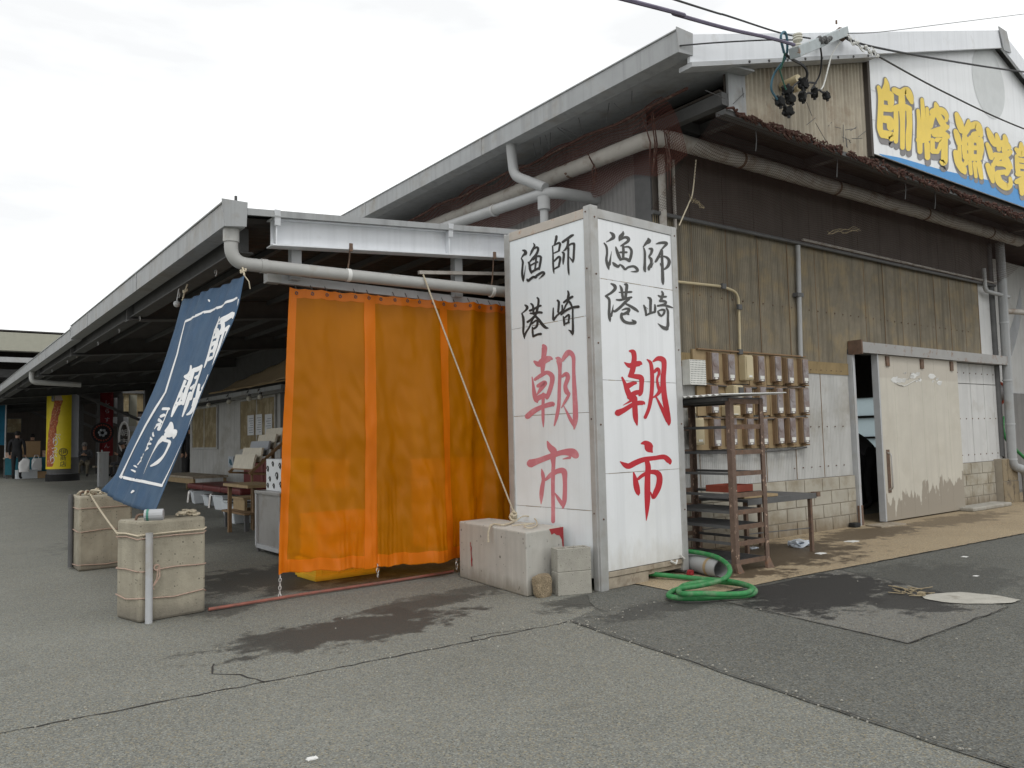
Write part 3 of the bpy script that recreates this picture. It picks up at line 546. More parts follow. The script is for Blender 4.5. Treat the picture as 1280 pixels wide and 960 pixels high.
for z in (.86, 1.45, 2.2):
    for i in range(8): mb.ball((13.28 + i * .22, YW - .016, z), .011, 6, 4)
o = mb.build('screws', MT['rust'], shed)
mb = MB(); x = 13.15
for wd in (.29, .50, .50, .36, .20):
    mb.box(x + .005, x + wd - .005, YW - .015, YW + .02, .735, 2.02); mb.box(x + .005, x + wd - .005, YW - .015, YW + .02, 2.03, 2.36); x += wd
mb.build('wall_board', MT['board_white'], shed, bevel=.003)
MB().box(13.15, 15.02, YW + .021, YW + .05, .7, 2.42).build('board_backing', MT['steel_dark'], shed)
# doorway: jamb, lintel track, sliding door
mb = MB().box(10.27, 10.36, YW - .06, YW + .10, 0, 2.35).box(10.275, 10.30, YW - .075, YW - .061, .0, 2.35); mb.build('door_jamb', MT['galv'], shed, bevel=.004)
MB().box(10.262, 10.366, YW - .066, YW - .04, 0, .28).build('jamb_rust', MT['rust'], shed)
mb = MB().box(10.30, 15.06, YW - .20, YW - .03, 2.37, 2.40).box(10.30, 15.06, YW - .21, YW - .185, 2.36, 2.505).box(10.30, 15.06, YW - .20, YW - .03, 2.49, 2.51)
lint = mb.build('door_track', MT['lintel'], shed)
MB().box(10.27, 10.30, YW - .22, YW - .02, 2.34, 2.535).build('track_end', MT['rust'], lint)
MB().box(10.28, 15.05, YW - .028, YW + .02, 2.36, 2.44).build('door_header', MT['steel_dark'], shed)
dm = MT['door_cream']; t = dm.node_tree; p = t.nodes['Principled BSDF']; src = p.inputs['Base Color'].links[0].from_socket
geo = N(t, 'ShaderNodeNewGeometry'); sp = N(t, 'ShaderNodeSeparateXYZ'); t.links.new(geo.outputs[0], sp.inputs[0])
mp_ = N(t, 'ShaderNodeMapping'); mp_.inputs['Scale'].default_value = (9, 1, 3); t.links.new(geo.outputs[0], mp_.inputs[0]); n1 = N(t, 'ShaderNodeTexNoise'); n1.inputs['Scale'].default_value = 1; n1.inputs['Detail'].default_value = 7; t.links.new(mp_.outputs[0], n1.inputs['Vector'])
a1 = N(t, 'ShaderNodeMath', operation='MULTIPLY_ADD'); t.links.new(n1.outputs[0], a1.inputs[0]); a1.inputs[1].default_value = -1.1; t.links.new(sp.outputs[2], a1.inputs[2])
xx = N(t, 'ShaderNodeMath', operation='MULTIPLY_ADD'); t.links.new(sp.outputs[0], xx.inputs[0]); xx.inputs[1].default_value = -.10; t.links.new(a1.outputs[0], xx.inputs[2])
r1 = N(t, 'ShaderNodeMapRange'); t.links.new(xx.outputs[0], r1.inputs[0]); r1.inputs[1].default_value = -1.37; r1.inputs[2].default_value = -1.33; r1.inputs[3].default_value = 1; r1.inputs[4].default_value = 0
r2 = N(t, 'ShaderNodeMapRange'); t.links.new(sp.outputs[2], r2.inputs[0]); r2.inputs[1].default_value = 2.02; r2.inputs[2].default_value = 2.05; r2.inputs[4].default_value = .45
q = N(t, 'ShaderNodeMix', data_type='RGBA'); t.links.new(src, q.inputs[6]); q.inputs[7].default_value = (.30, .265, .215, 1); t.links.new(r1.outputs[0], q.inputs[0])
q2 = N(t, 'ShaderNodeMix', data_type='RGBA'); t.links.new(q.outputs[2], q2.inputs[6]); q2.inputs[7].default_value = (.40, .355, .30, 1); t.links.new(r2.outputs[0], q2.inputs[0]); t.links.new(q2.outputs[2], p.inputs['Base Color'])
mb = MB()
x = 10.80
for wd in (.42, .40, .40, .40, .40, .38): mb.box(x + .001, x + wd - .001, YW - .15, YW - .09, .03, 2.36); x += wd
door = mb.build('sliding_door', MT['door_cream'], shed, bevel=.002)
MB().box(10.76, 10.795, YW - .165, YW - .075, .03, 2.37).build('edge_channel', MT['galv'], door)
mb = MB().box(10.89, 10.97, YW - .158, YW - .152, .42, 1.02); mb.build('handle_plate', MT['rust'], door)
mb = MB().tube(bendpath([(10.91, YW - .152, .98), (10.91, YW - .21, .96), (10.91, YW - .21, .48), (10.91, YW - .152, .46)], .03), .011, 8); mb.build('handle', MT['chrome'], door, smooth=True)
for x in (11.0, 12.0, 12.95): MB().box(x, x + .09, YW - .17, YW - .151, 2.20, 2.345).build('hanger', MT['rust'], door)
mb = MB()
for k in range(16):
    x, z, q = random.uniform(11.2, 12.7), random.choice((2.0, 2.03, 2.08)) + random.uniform(-.03, .04), random.uniform(.03, .11)
    P = [(x + q * math.cos(a_) * random.uniform(.6, 1.5), YW - .1525 - max(0, math.sin(a_)) * random.uniform(0, .025), z + q * .45 * math.sin(a_)) for a_ in (0, 1, 2.1, 3.1, 4.2, 5.2)]; mb.add(P, [list(range(6))])
pts = [(11.2 + .09 * k, YW - .155 - random.uniform(0, .008), 1.98 - .05 * math.sin(k * .6) + random.uniform(-.008, .008)) for k in range(9)]; mb.tube(pts, [.002, .005, .007, .005, .006, .004, .006, .003, .002], 4)
mb.build('peeling_skin', MT['white_sheet'], door)
# interior shell
mb = MB().box(20.0, 20.1, 6.1, 10.6, 0, 5.2).box(20.0, 20.1, 12.4, 30, 0, 5.2).box(20.0, 20.1, 10.6, 12.4, 0, .85).box(20.0, 20.1, 10.6, 12.4, 2.15, 5.2)
mb.box(19.98, 20.12, 10.6, 12.4, 1.08, 1.13).box(19.98, 20.12, 10.6, 12.4, 1.62, 1.68)
fw_ = mb.build('far_wall', MT['board_dark'], shed); MB().box(20.03, 20.05, 10.6, 12.4, .85, 2.15).build('frosted_pane', MT['frosted'], fw_)
MB().box(6.5, 20, 30, 30.1, 0, 7).build('rear_wall', MT['board_dark'], shed)
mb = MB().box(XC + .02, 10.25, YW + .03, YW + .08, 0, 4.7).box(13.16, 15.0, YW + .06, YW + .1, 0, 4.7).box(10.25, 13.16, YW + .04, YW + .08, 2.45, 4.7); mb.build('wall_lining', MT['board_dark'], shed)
# set-back wall right of the corner pipe
MB().box(15.05, 20.1, 7.0, 7.1, 2.0, 4.8).build('setback_panel', MT['board_white'], shed)
MB().box(15.05, 20.1, 6.95, 7.1, 0, 1.99).build('setback_base', MT['sheet_side'], shed)
MB().box(15.03, 15.10, YW - .02, 7.0, 0, 4.7).build('return_wall', MT['board_dark'], shed)
# side wall above and below the canopy
MB().corr((XC, 30, 3.45), (0, 5.99 - 30, 0), (0, 0, 1.75), .07, .012, 6, (-1, 0, 0)).build('side_cladding', MT['sheet_side'], shed, smooth='all')
MB().box(XC - .02, XC + .22, YW + .0, YW + .24, 0, 4.75).build('corner_post', MT['steel_dark'], shed)
# roof
def roofslab(x0, x1, y0, y1, t, m, nm):
    mb = MB()
    for a, b in ((x0, XA), (XA, x1)):
        mb.hexa([(a, y0, roofz(a) - t), (b, y0, roofz(b) - t), (b, y1, roofz(b) - t), (a, y1, roofz(a) - t), (a, y0, roofz(a)), (b, y0, roofz(b)), (b, y1, roofz(b)), (a, y1, roofz(a))])
    return mb.build(nm, m, shed)
XE = 5.74
roof = roofslab(XE, 2 * XA - XE, 4.76, 30, .05, [MT['roof_top']], 'roof')
roofslab(XE + .1, 2 * XA - XE - .1, 4.95, 30, .11, [MT['roof_under']], 'roof_lining').location.z -= .055
mb = MB(); y = 4.9
while y < 20: mb.tube([(XE + .03, y, roofz(XE) + .0), (XE + .03, y, roofz(XE) + random.uniform(.03, .055))], .009, 6); y += .31
for k in range(40): mb.box(XE + .0, XE + .22, 4.85 + k * .33, 4.93 + k * .33, roofz(XE) + .002, roofz(XE) + .03)
mb.build('roof_bolts', MT['galv'], roof)
# barge boards with lipped lower edge
mb = MB(); mb2 = MB()
for s in (-1, 1):
    a, b = (XE - .02, XA) if s < 0 else (XA, 2 * XA - XE + .02)
    def zz(x): return roofz(x) + .02
    for m_, t0, t1, y0, y1 in ((mb, .0, .27, 4.72, 4.755), (mb2, .275, .32, 4.70, 4.86)):
        if m_ is mb2: a, b = (a, 9.14) if s < 0 else (16.55, b)
        m_.hexa([(a, y0, zz(a) - t1), (b, y0, zz(b) - t1), (b, y1, zz(b) - t1), (a, y1, zz(a) - t1), (a, y0, zz(a) - t0), (b, y0, zz(b) - t0), (b, y1, zz(b) - t0), (a, y1, zz(a) - t0)])
barge = mb.build('barge_board', MT['gutter_white'], shed); mb2.build('drip_angle', MT['galv'], barge)
mb = MB()
for i in range(8): mb.ball((6.6 + i * .33, 4.70, roofz(6.6 + i * .33) - .28), .016, 6, 4)
mb.build('bolts', MT['steel_dark'], barge)
MB().prism([(XA - .14, 4.71, ZA + .03), (XA + .14, 4.71, ZA + .03), (XA + .25, 4.71, ZA - .27), (XA, 4.71, ZA - .30), (XA - .02, 4.71, ZA - .28)], (0, -.012, 0)).build('ridge_plate', MT['gutter'], barge)
# gable cladding
mb = MB(); pitch = .076
def gab(x0, x1):
    n = int((x1 - x0) / pitch * 6)
    mb.grid(lambda u, v: Vector((x0 + (x1 - x0) * u, YG + .014 * math.sin(2 * math.pi * (x0 + (x1 - x0) * u) / pitch), 4.56 + (roofz(x0 + (x1 - x0) * u) - .1 - 4.56) * v)), n, 1)
gab(6.78, 9.2)
mb.build('gable_cladding', MT['sheet_gable'], shed, smooth='all'); mb = MB(); gab(16.5, 19.2); mb.build('gable_cladding', MT['sheet_gable'], shed, smooth='all')
MB().box(6.50, 6.78, YG - .01, YG + .02, 4.56, 5.12).build('gable_corner', MT['gutter'], shed)
MB().box(6.5, 19.2, YG + .02, YG + .06, 4.55, 4.75).prism([(6.5, YG + .03, 4.7), (19.2, YG + .03, 4.7), (19.2, YG + .03, roofz(19.2) - .1), (XA, YG + .03, ZA - .1), (6.5, YG + .03, roofz(6.5) - .1)], (0, .02, 0)).build('gable_backing', MT['board_dark'], shed)
# soffit, beams under the gable overhang
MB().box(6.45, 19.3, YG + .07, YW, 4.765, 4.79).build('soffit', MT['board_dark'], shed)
mb = MB().box(6.42, 19.3, YG - .02, YG + .10, 4.50, 4.55).box(6.40, 6.50, YG, YW, 4.6, 4.73)
for i in range(6): mb.box(6.9 + i * 2, 7.0 + i * 2, YG + .1, YW - .02, 4.62, 4.735)
mb.box(6.5, 19, YW - .35, YW - .29, 4.62, 4.735).build('soffit_beam', MT['steel_dark'], shed)
MB().hexa([(XE + .0, 4.765, 4.86), (XC + .3, 4.765, 4.98), (XC + .3, 30, 4.98), (XE, 30, 4.86), (XE, 4.765, 4.88), (XC + .3, 4.765, 5.0), (XC + .3, 30, 5.0), (XE, 30, 4.88)]).build('eave_soffit', MT['gutter'], shed)
# eave gutter
def gutter(x0, x1, y0, y1, z0, z1, m, par, name='gutter'):
    mb = MB().box(x0, x0 + .015, y0, y1, z0, z1).box(x1 - .015, x1, y0, y1, z0, z1).box(x0 + .015, x1 - .015, y0, y1, z0, z0 + .015).box(x0 - .012, x0 + .018, y0, y1, z1, z1 + .014)
    mb.hexa([(x0 - .005, y0 - .012, z0 - .01), (x1 + .01, y0 - .012, z0 + .01), (x1 + .01, y0 - .002, z0 + .01), (x0 - .005, y0 - .002, z0 - .01), (x0 - .03, y0 - .012, z1 + .02), (x1 + .02, y0 - .012, z1 + .02), (x1 + .02, y0 - .002, z1 + .02), (x0 - .03, y0 - .002, z1 + .02)])
    y = y0 + 3.2
    while y < y1: mb.box(x0 - .006, x0, y, y + .05, z0 - .005, z1 + .01); y += 3.2
    return mb.build(name, m, par, bevel=.004)
gutter(5.56, 5.74, 4.72, 30, 4.83, 5.04, MT['gutter'], shed)
# pipes on the shed
def clamps(pts, r, m, par, w_=.02):
    for a, d in pts: a, d = Vector(a), Vector(d).normalized(); MB().tube([a - d * w_, a + d * w_], r, 12).build('clamp', m, par, smooth=True)
P = bendpath([(6.22, 13, 4.62), (6.20, 5.60, 4.46), (15.4, 5.60, 4.54)], .28, 10)
bp_ = MB().tube(P, .092, 14).build('overhead_pipe', MT['pvc_dirty'], shed, smooth=True)
clamps([((7.6, 5.60, 4.472), (1, 0, 0)), ((9.6, 5.60, 4.49), (1, 0, 0)), ((12.0, 5.6, 4.51), (1, 0, 0)), ((14.2, 5.6, 4.53), (1, 0, 0)), ((6.21, 7, 4.49), (0, 1, 0))], .098, MT['rust'], bp_)
q = AX(742, 250, 6.46); P = bendpath([(5.8, 13, 4.42), (5.8, q.y + .02, 4.14), (6.6, q.y - .06, q.z)], .24, 8)
p2 = MB().tube(P, .068, 14).build('storm_pipe', MT['pvc_light'], shed, smooth=True)
MB().tube(bendpath([(5.66, 7.45, 4.84), (5.70, 7.45, 4.46), (5.79, 6.98, 4.2)], .1), .062, 12).build('inlet', MT['pvc_light'], p2, smooth=True)
MB().tube([(5.8, 7.02, 4.10), (5.8, 7.02, 3.95), (5.8, 7.02, 3.94), (5.8, 7.02, 3.55)], [.075, .075, .05, .05], 12).build('drop', MT['pvc_light'], p2, smooth=True)
clamps([((5.8, 8.0, 4.185), (0, 1, .05)), ((5.8, 9.4, 4.25), (0, 1, .05))], .078, MT['galv'], p2)
mb = MB().tube([(6.55, 5.87, 4.40), (6.55, 5.87, 3.4)], .042, 10).tube([(6.78, 5.9, 4.40), (6.78, 5.9, 3.6)], .02, 8); mb.build('corner_conduit', MT['pvc_dirty'], shed, smooth=True)
mb = MB().tube(bendpath([AY(845, 352, 5.9), AY(903, 358, 5.9), AY(923, 366, 5.9), AY(925, 443, 5.9)], .12), .016, 8); c1 = mb.build('conduit', MT['cream_box'], shed, smooth=True)
for q in (AY(903, 358, 5.895), AY(923, 384, 5.895), AY(924, 440, 5.895)): MB().box(q.x - .035, q.x + .035, q.y - .03, q.y, q.z - .03, q.z + .03).build('conduit_clip', MT['steel_dark'], c1)
c2 = MB().tube([(9.13, 5.89, 3.72), (9.07, 5.89, 2.26)], .030, 10).build('conduit', MT['pvc_light'], shed, smooth=True)
MB().box(9.03, 9.16, 5.86, 5.935, 3.04, 3.09).build('conduit_clip', MT['steel_dark'], c2)
mb = MB().tube([(6.4, 5.885, 3.74), (9.2, 5.885, 3.755), (12, 5.885, 3.75), (15, 5.885, 3.76)], .025, 8); ra = mb.build('conduit_rail', MT['steel_dark'], shed, smooth=True)
mb = MB().tube([(9.2, 5.86, 3.80), (12, 5.86, 3.80), (15, 5.86, 3.80)], .018, 8); mb.build('conduit', MT['pvc_dirty'], shed, smooth=True)
dp = MB().tube(bendpath([(15.05, 5.78, 4.5), (14.98, 5.78, .62), (15.30, 5.70, .56), (15.32, 5.70, .02)], .14, 8), .072, 14).build('downpipe', MT['gutter'], shed, smooth=True)
clamps([((15.02, 5.78, 3.1), (0, 0, 1)), ((15.0, 5.78, 2.1), (0, 0, 1)), ((14.99, 5.78, 1.35), (0, 0, 1)), ((14.985, 5.78, .75), (0, 0, 1))], .08, MT['galv'], dp, .012)
MB().tube(bendpath([(14.5, 5.84, 4.0), (14.5, 5.84, 3.62), (15.2, 5.75, 3.56)], .08), .035, 10).build('waste_pipe', MT['pvc_light'], shed, smooth=True)
MB().tube([(14.95, 5.93, 4.5), (14.95, 5.93, .8)], .055, 10).build('downpipe', MT['steel_dark'], shed, smooth=True)
MB().tube(bendpath([(15.0, 5.8, 3.3), (15.4, 5.75, 3.32), (16.6, 5.7, 3.36)], .1), .05, 10).build('waste_pipe', MT['pvc_dirty'], shed, smooth=True)
MB().tube(bendpath([(15.4, 6.3, 1.75), (15.4, 6.3, .75), (15.75, 6.3, .7)], .1), .06, 12).build('waste_pipe', MT['pvc_light'], shed, smooth=True)

# ---- gable sign
gs = thing('gable_sign', 'white gable sign with fat yellow Japanese lettering over a blue bottom stripe', 'sign', (9.2, 4.85, 4.7))
b0, b1, b2 = AY(1085, 189, 4.84), AY(1180, 222, 4.84), AY(1280, 259, 4.84)
def sbot(x): return b0.z + (b2.z - b0.z) * (x - b0.x) / (b2.x - b0.x)
xl, xr = 9.2, 16.5
MB().prism([(xl, 4.86, sbot(xl)), (xr, 4.86, sbot(xr)), (xr, 4.86, roofz(xr) - .20), (XA, 4.86, ZA - .20), (xl, 4.86, roofz(xl) - .20)], (0, -.018, 0)).build('board', MT['panel_white'], gs)
up = [AY(x, y, 4.8395) for x, y in ((1098, 192), (1125, 197), (1152, 205), (1180, 213), (1230, 224), (1280, 234))]
MB().add([(xl + .2, 4.8395, sbot(xl) + .005)] + [(q.x, 4.8395, q.z) for q in up] + [(xr, 4.8395, up[-1].z + .12), (xr, 4.8395, sbot(xr) + .005)], [list(range(len(up) + 3))]).build('blue_stripe', MT['sign_blue'], gs)
G0, GX, GZ, GN = (9.2, 4.84, 4.7), (1, 0, 0), (0, 0, 1), (0, -1, 0)
mb = MB(); strokes(mb, 'K', G0, GX, GZ, GN, .0015, 1.15, 8, (8, 58), step=.00006); strokes(mb, 'Lg', G0, GX, GZ, GN, .0015, 1.15, 8, (6, 44), step=.00006); strokes(mb, 'K', G0, GX, GZ, GN, .0032, 1.22, 14, (-3, -4), step=.00006); strokes(mb, 'Lg', G0, GX, GZ, GN, .0032, 1.22, 12, (-3, -4), step=.00006)
mb.build('lettering_shadow', MT['sign_shadow'], gs)
mb = MB(); strokes(mb, 'K', G0, GX, GZ, GN, .0060, 1.15, step=.00006); strokes(mb, 'Lg', G0, GX, GZ, GN, .0060, 1.22, step=.00006); mb.build('lettering', MT['yellow_sign'], gs)
e = AY(1236, 103, 4.8392); e1 = AY(1255, 103, 4.8392); e2 = AY(1236, 60, 4.8392); rx, rz_ = e1.x - e.x, e2.z - e.z
MB().add([(e.x + rx * math.cos(a * math.pi / 20), 4.8392, e.z + rz_ * math.sin(a * math.pi / 20)) for a in range(40)], [list(range(40))]).build('faded_emblem', MT['sign_faint'], gs)
mb = MB()
for f0 in (.38, .72): mb.add([(xl, 4.8388, sbot(xl) + 1.1 * f0), (xr, 4.8388, sbot(xr) + 1.1 * f0 + .15), (xr, 4.8388, sbot(xr) + 1.1 * f0 + .158), (xl, 4.8388, sbot(xl) + 1.1 * f0 + .008)], [(0, 1, 2, 3)])
mb.build('seam', MT['sign_faint'], gs)
MB().box(9.15, 9.2, 4.845, 4.9, 4.6, roofz(9.15) - .28).build('edge_strip', MT['board_dark'], gs)

# ---- bird nets
nf = net_sheet(lambda u, v: Vector((6.35 + 8.7 * u, 4.93 + .93 * v + .06 * math.sin(v * 3.1) * math.sin(u * 23), 4.50 - .75 * v - .05 * math.sin(u * 31) * v * (1 - v) * 4)), 60, 10, 8.7, 1.2, 'bird_net', MT['net'])
tag(nf, 'fine red brown bird net stretched under the gable overhang in front of the pipe', 'net')
ns = net_sheet(lambda u, v: Vector((6.02 + .36 * v ** .5 + .03 * math.sin(u * 19), 5.35 + 6.9 * u, 4.75 - .07 * math.sin(u * 25) ** 2 - .55 * v + .03 * math.sin(u * 40 + v * 3))), 60, 8, 7.2, .6, 'bird_net', MT['net_dense'])
tag(ns, 'dark red bird net sagging beneath the side eave above the canopy', 'net')
mb = MB()
for (x, y, z0, z1) in ((6.12, 5.62, 4.66, 4.05), (6.1, 6.5, 4.5, 4.15), (6.25, 5.5, 4.5, 3.9)):
    for k in range(3): mb.tube([(x + random.uniform(-.1, .1), y + random.uniform(-.1, .1), z0), (x + random.uniform(-.06, .06), y + random.uniform(-.06, .06), (z0 + z1) / 2), (x + random.uniform(-.03, .03), y, z1 + random.uniform(-.1, .1))], [.005, .009, .003], 5)
mb.tube([(x_, 5.0 + .0 * x_, z_) for x_, z_ in ((6.0, 4.7),)] + [(6.0, 5 + i * .5, 4.71 - .02 * (i % 3)) for i in range(1, 15)], .016, 6)
for i in range(420):
    x = random.uniform(6.42, 15); z = 4.535 + random.gauss(0, .022); l = random.uniform(.04, .2); mb.tube([(x, 4.87 + random.uniform(-.015, .01), z), (x + l * .5, 4.865 + random.uniform(-.02, .01), z + random.uniform(-.04, .035)), (x + l, 4.875, z + random.uniform(-.06, .03))], [random.uniform(.004, .014), random.uniform(.006, .018), .004], 5)
gath = mb.build('net_gather', MT['net_rope']); tag(gath, 'bunched red brown netting along the bottom edge of the gable', 'net')
mb = MB()
for i in range(26):
    x = random.uniform(6.2, 9); y = random.uniform(4.8, 5.0); z = 4.55 + random.uniform(0, .25); a = random.uniform(0, 6.28); l = random.uniform(.1, .28)
    mb.tube([(x, y, z), (x + math.cos(a) * l, y + .02, z + abs(math.sin(a)) * l)], .004, 4)
for i in range(10):
    x = 5.95; y = random.uniform(5, 7.4); z = 4.72; mb.tube([(x, y, z), (x - .1, y + random.uniform(-.2, .2), z + random.uniform(.1, .28))], .004, 4)
for x0, zz0 in ((7.05, 4.4), (8.6, 4.45), (10.2, 4.4), (11.0, 4.38)):
    mb.tube([(x0, 4.98, 4.5), (x0 + .02, 4.99, zz0), (x0 + .01, 5.0, 4.28)], .006, 4)
tw = mb.build('twigs', MT['steel_dark']); tag(tw, 'thin dark twigs and wires poking from the netting under the eaves', 'twigs')
mb = MB().tube(catmull([AY(870, 200, 5.5), AY(866, 240, 5.5), AY(862, 252, 5.5), AY(855, 268, 5.5), AY(849, 282, 5.5)], 4), .007, 5); tag(mb.build('hanging_string', MT['rope']), 'pale string hanging from the overhead pipe to the sign tower corner', 'string')
mb = MB()
for a in ((862, 246, 880, 258), (1035, 290, 1075, 286)):
    for k in range(4):
        q0 = [AY(a[0] + (a[2] - a[0]) * j / 6 + random.uniform(-3, 3), a[1] + (a[3] - a[1]) * j / 6 + random.uniform(-4, 4), 5.45) for j in range(7)]; mb.tube(q0, .0028, 4)
tag(mb.build('straw_wisp', MT['straw']), 'wisps of dry straw caught in the bird net', 'straw')

# ================================================================ MARKET CANOPY (lean-to on the left side)
EX, Y0c, YE = 2.12, 6.40, 46
def cz(x): return 3.205 + .083 * (x - 2.1)
can = thing('market_canopy', 'long low lean-to canopy with grey gutter running along the side of the shed', 'canopy', (2.1, 6.4, 0))
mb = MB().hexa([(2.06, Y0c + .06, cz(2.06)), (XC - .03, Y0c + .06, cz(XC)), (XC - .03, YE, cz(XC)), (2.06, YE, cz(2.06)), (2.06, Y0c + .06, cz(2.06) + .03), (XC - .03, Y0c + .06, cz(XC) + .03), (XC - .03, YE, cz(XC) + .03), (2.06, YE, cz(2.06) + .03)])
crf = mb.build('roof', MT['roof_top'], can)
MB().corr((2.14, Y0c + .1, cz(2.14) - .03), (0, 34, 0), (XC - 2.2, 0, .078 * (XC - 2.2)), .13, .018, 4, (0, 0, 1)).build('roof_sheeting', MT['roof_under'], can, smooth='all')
mb = MB(); y = 6.5
while y < 32: mb.box(2.05, 2.30, y, y + .07, cz(2.05) + .032, cz(2.05) + .06); mb.tube([(2.08, y + .03, cz(2.08)), (2.08, y + .03, cz(2.08) + random.uniform(.09, .16))], .012, 6); y += .27
mb.build('roof_bolts', MT['steel_dark'], crf)
gutter(1.94, 2.10, 6.36, 14.3, 3.055, 3.25, MT['gutter'], can)
gutter(1.95, 2.09, 14.3, 46, 3.03, 3.215, MT['gutter'], can)
t0, t1, u0, u1 = AY(297, 259, 6.36), AY(633, 286.5, 6.36), AY(338, 270.5, 6.36), AY(633, 292.5, 6.36)
def lin(p, q, x): return p.z + (q.z - p.z) * (x - p.x) / (q.x - p.x)
MB().hexa([(2.10, 6.36, lin(u0, u1, 2.1)), (5.4, 6.36, lin(u0, u1, 5.4)), (5.4, 6.375, lin(u0, u1, 5.4)), (2.10, 6.375, lin(u0, u1, 2.1)), (2.10, 6.36, lin(t0, t1, 2.1)), (5.4, 6.36, lin(t0, t1, 5.4)), (5.4, 6.375, lin(t0, t1, 5.4)), (2.10, 6.375, lin(t0, t1, 2.1))]).build('edge_trim', MT['gutter'], can)
MB().hexa([(2.10, 6.376, lin(t0, t1, 2.1) - .015), (5.4, 6.376, lin(t0, t1, 5.4) - .015), (5.4, 6.62, lin(t0, t1, 5.4) + .01), (2.10, 6.62, lin(t0, t1, 2.1) + .01), (2.10, 6.376, lin(t0, t1, 2.1)), (5.4, 6.376, lin(t0, t1, 5.4)), (5.4, 6.62, lin(t0, t1, 5.4) + .03), (2.10, 6.62, lin(t0, t1, 2.1) + .03)]).build('edge_flashing', MT['gutter'], can)
# white front beam: web, flanges, stiffeners
bt0, bt1, bb0, bb1 = AY(341, 273.5, 6.42), AY(633, 294.5, 6.42), AY(335, 305, 6.42), AY(633, 321.5, 6.42)
def zt(x): return lin(bt0, bt1, x)
def zb(x): return lin(bb0, bb1, x)
XB = bt0.x
def hx(mb, x0, x1, y0, y1, f0, f1): return mb.hexa([(x0, y0, f0(x0)), (x1, y0, f0(x1)), (x1, y1, f0(x1)), (x0, y1, f0(x0)), (x0, y0, f1(x0)), (x1, y0, f1(x1)), (x1, y1, f1(x1)), (x0, y1, f1(x0))])
mb = MB(); hx(mb, XB, 5.45, 6.47, 6.482, zb, zt); hx(mb, XB - .01, 5.45, 6.40, 6.54, lambda x: zb(x) - .012, zb); hx(mb, XB - .01, 5.45, 6.41, 6.54, zt, lambda x: zt(x) + .010)
XS = AY(560, 300, 6.42).x
for x in (XB + .02, XS): hx(mb, x, x + .012, 6.405, 6.47, zb, zt)
bm_ = mb.build('front_beam', MT['gutter_white'], can)
for x in (XB + .02, XS): MB().hexa([(x - .015, 6.385, zt(x) - .06), (x + .035, 6.385, zt(x) - .06), (x + .035, 6.40, zt(x) - .06), (x - .015, 6.40, zt(x) - .06), (x - .03, 6.345, zt(x) + .06), (x + .02, 6.345, zt(x) + .06), (x + .02, 6.358, zt(x) + .06), (x - .03, 6.358, zt(x) + .06)]).build('bracket', MT['gutter_white'], bm_)
for x in (2.57, 4.25): MB().box(x, x + .09, 6.56, 6.64, 2.72, zb(x) + .1).build('rail_hanger', MT['galv'], can)
z1, z2 = AY(350, 349, 6.66).z, AY(636, 384, 6.66).z
mb = MB(); mb.beam((2.42, 6.66, z1), (5.15, 6.66, z2 + .01), .05, .075); rl = mb.build('curtain_rail', MT['galv'], can)
MB().box(2.38, 2.50, 6.62, 6.72, z1 - .04, z1 + .05).build('rail_end', MT['pvc'], rl)
# drain: gutter drop and long horizontal pipe
Pp = bendpath([(2.02, 6.46, 3.06), (2.02, 6.46, 2.78), (5.3, 6.46, 2.80)], .17, 10)
pp = MB().tube(Pp, .055, 14).build('drain_pipe', MT['pvc'], can, smooth=True)
MB().tube([(2.02, 6.46, 3.06), (2.02, 6.46, 2.95)], .064, 14).build('pipe_socket', MT['pvc'], pp, smooth=True)
MB().tube([(2.26, 6.46, 2.781), (2.32, 6.46, 2.782)], .06, 14).build('pipe_socket', MT['pvc'], pp, smooth=True)
for x in (3.05, 4.62):
    clamps([((x, 6.46, 2.787), (1, 0, 0))], .06, MT['white_paint'], pp, .018)
    MB().tube([(x, 6.46, 2.84), (x + .01, 6.45, 2.93), (x - .005, 6.40, zb(x) + .02)], .007, 6).box(x - .015, x + .015, 6.385, 6.40, zb(x) - .03, zb(x) + .04).build('pipe_hanger', MT['rust'], pp)
MB().beam((3.8, 6.5, 2.90), (4.98, 6.55, 3.02), .032, .032).build('spare_rod', MT['pvc_dirty'], can)
# eave beam, rafters, braces, purlins
mb = MB().box(2.18, 2.26, 6.75, 46, 2.96, 3.16).box(2.14, 2.30, 6.75, 46, 2.945, 2.958); mb.build('eave_beam', MT['steel_dark'], can)
y = 10.9
while y < 45:
    mb = MB(); mb2 = MB()
    for (t0, t1, wd) in ((-.30, -.05, .012), (-.31, -.298, .1), (-.05, -.038, .1)):
        mb.hexa([(2.1, y - wd, cz(2.1) + t0), (XC - .05, y - wd, cz(XC) + t0), (XC - .05, y + wd, cz(XC) + t0), (2.1, y + wd, cz(2.1) + t0), (2.1, y - wd, cz(2.1) + t1), (XC - .05, y - wd, cz(XC) + t1), (XC - .05, y + wd, cz(XC) + t1), (2.1, y + wd, cz(2.1) + t1)])
    mb.build('rafter', MT['steel_dark'], can)
    if not 15 < y < 25:
        MB().beam((XC - .12, y, 2.1), (4.2, y, 3.1), .09, .09).build('brace', MT['steel_dark'], can); MB().box(XC - .22, XC - .03, y - .08, y + .08, gz(y), 3.3).build('post', MT['steel_dark'], can)
    y += 4.6
for x in (2.7, 3.3, 3.9, 4.5, 5.1, 5.7): MB().box(x, x + .05, 6.75, 45, cz(x) - .115, cz(x) - .055).build('purlin', MT['steel_dark'], can)
for i in range(9):
    y = 7.4 + i * 1.6 + random.uniform(-.3, .3); MB().tube(arc((2.22, y, 2.92), .03, 0, 5, 8, (0, 1, 0)), .006, 5).build('hook', MT['galv'], can)
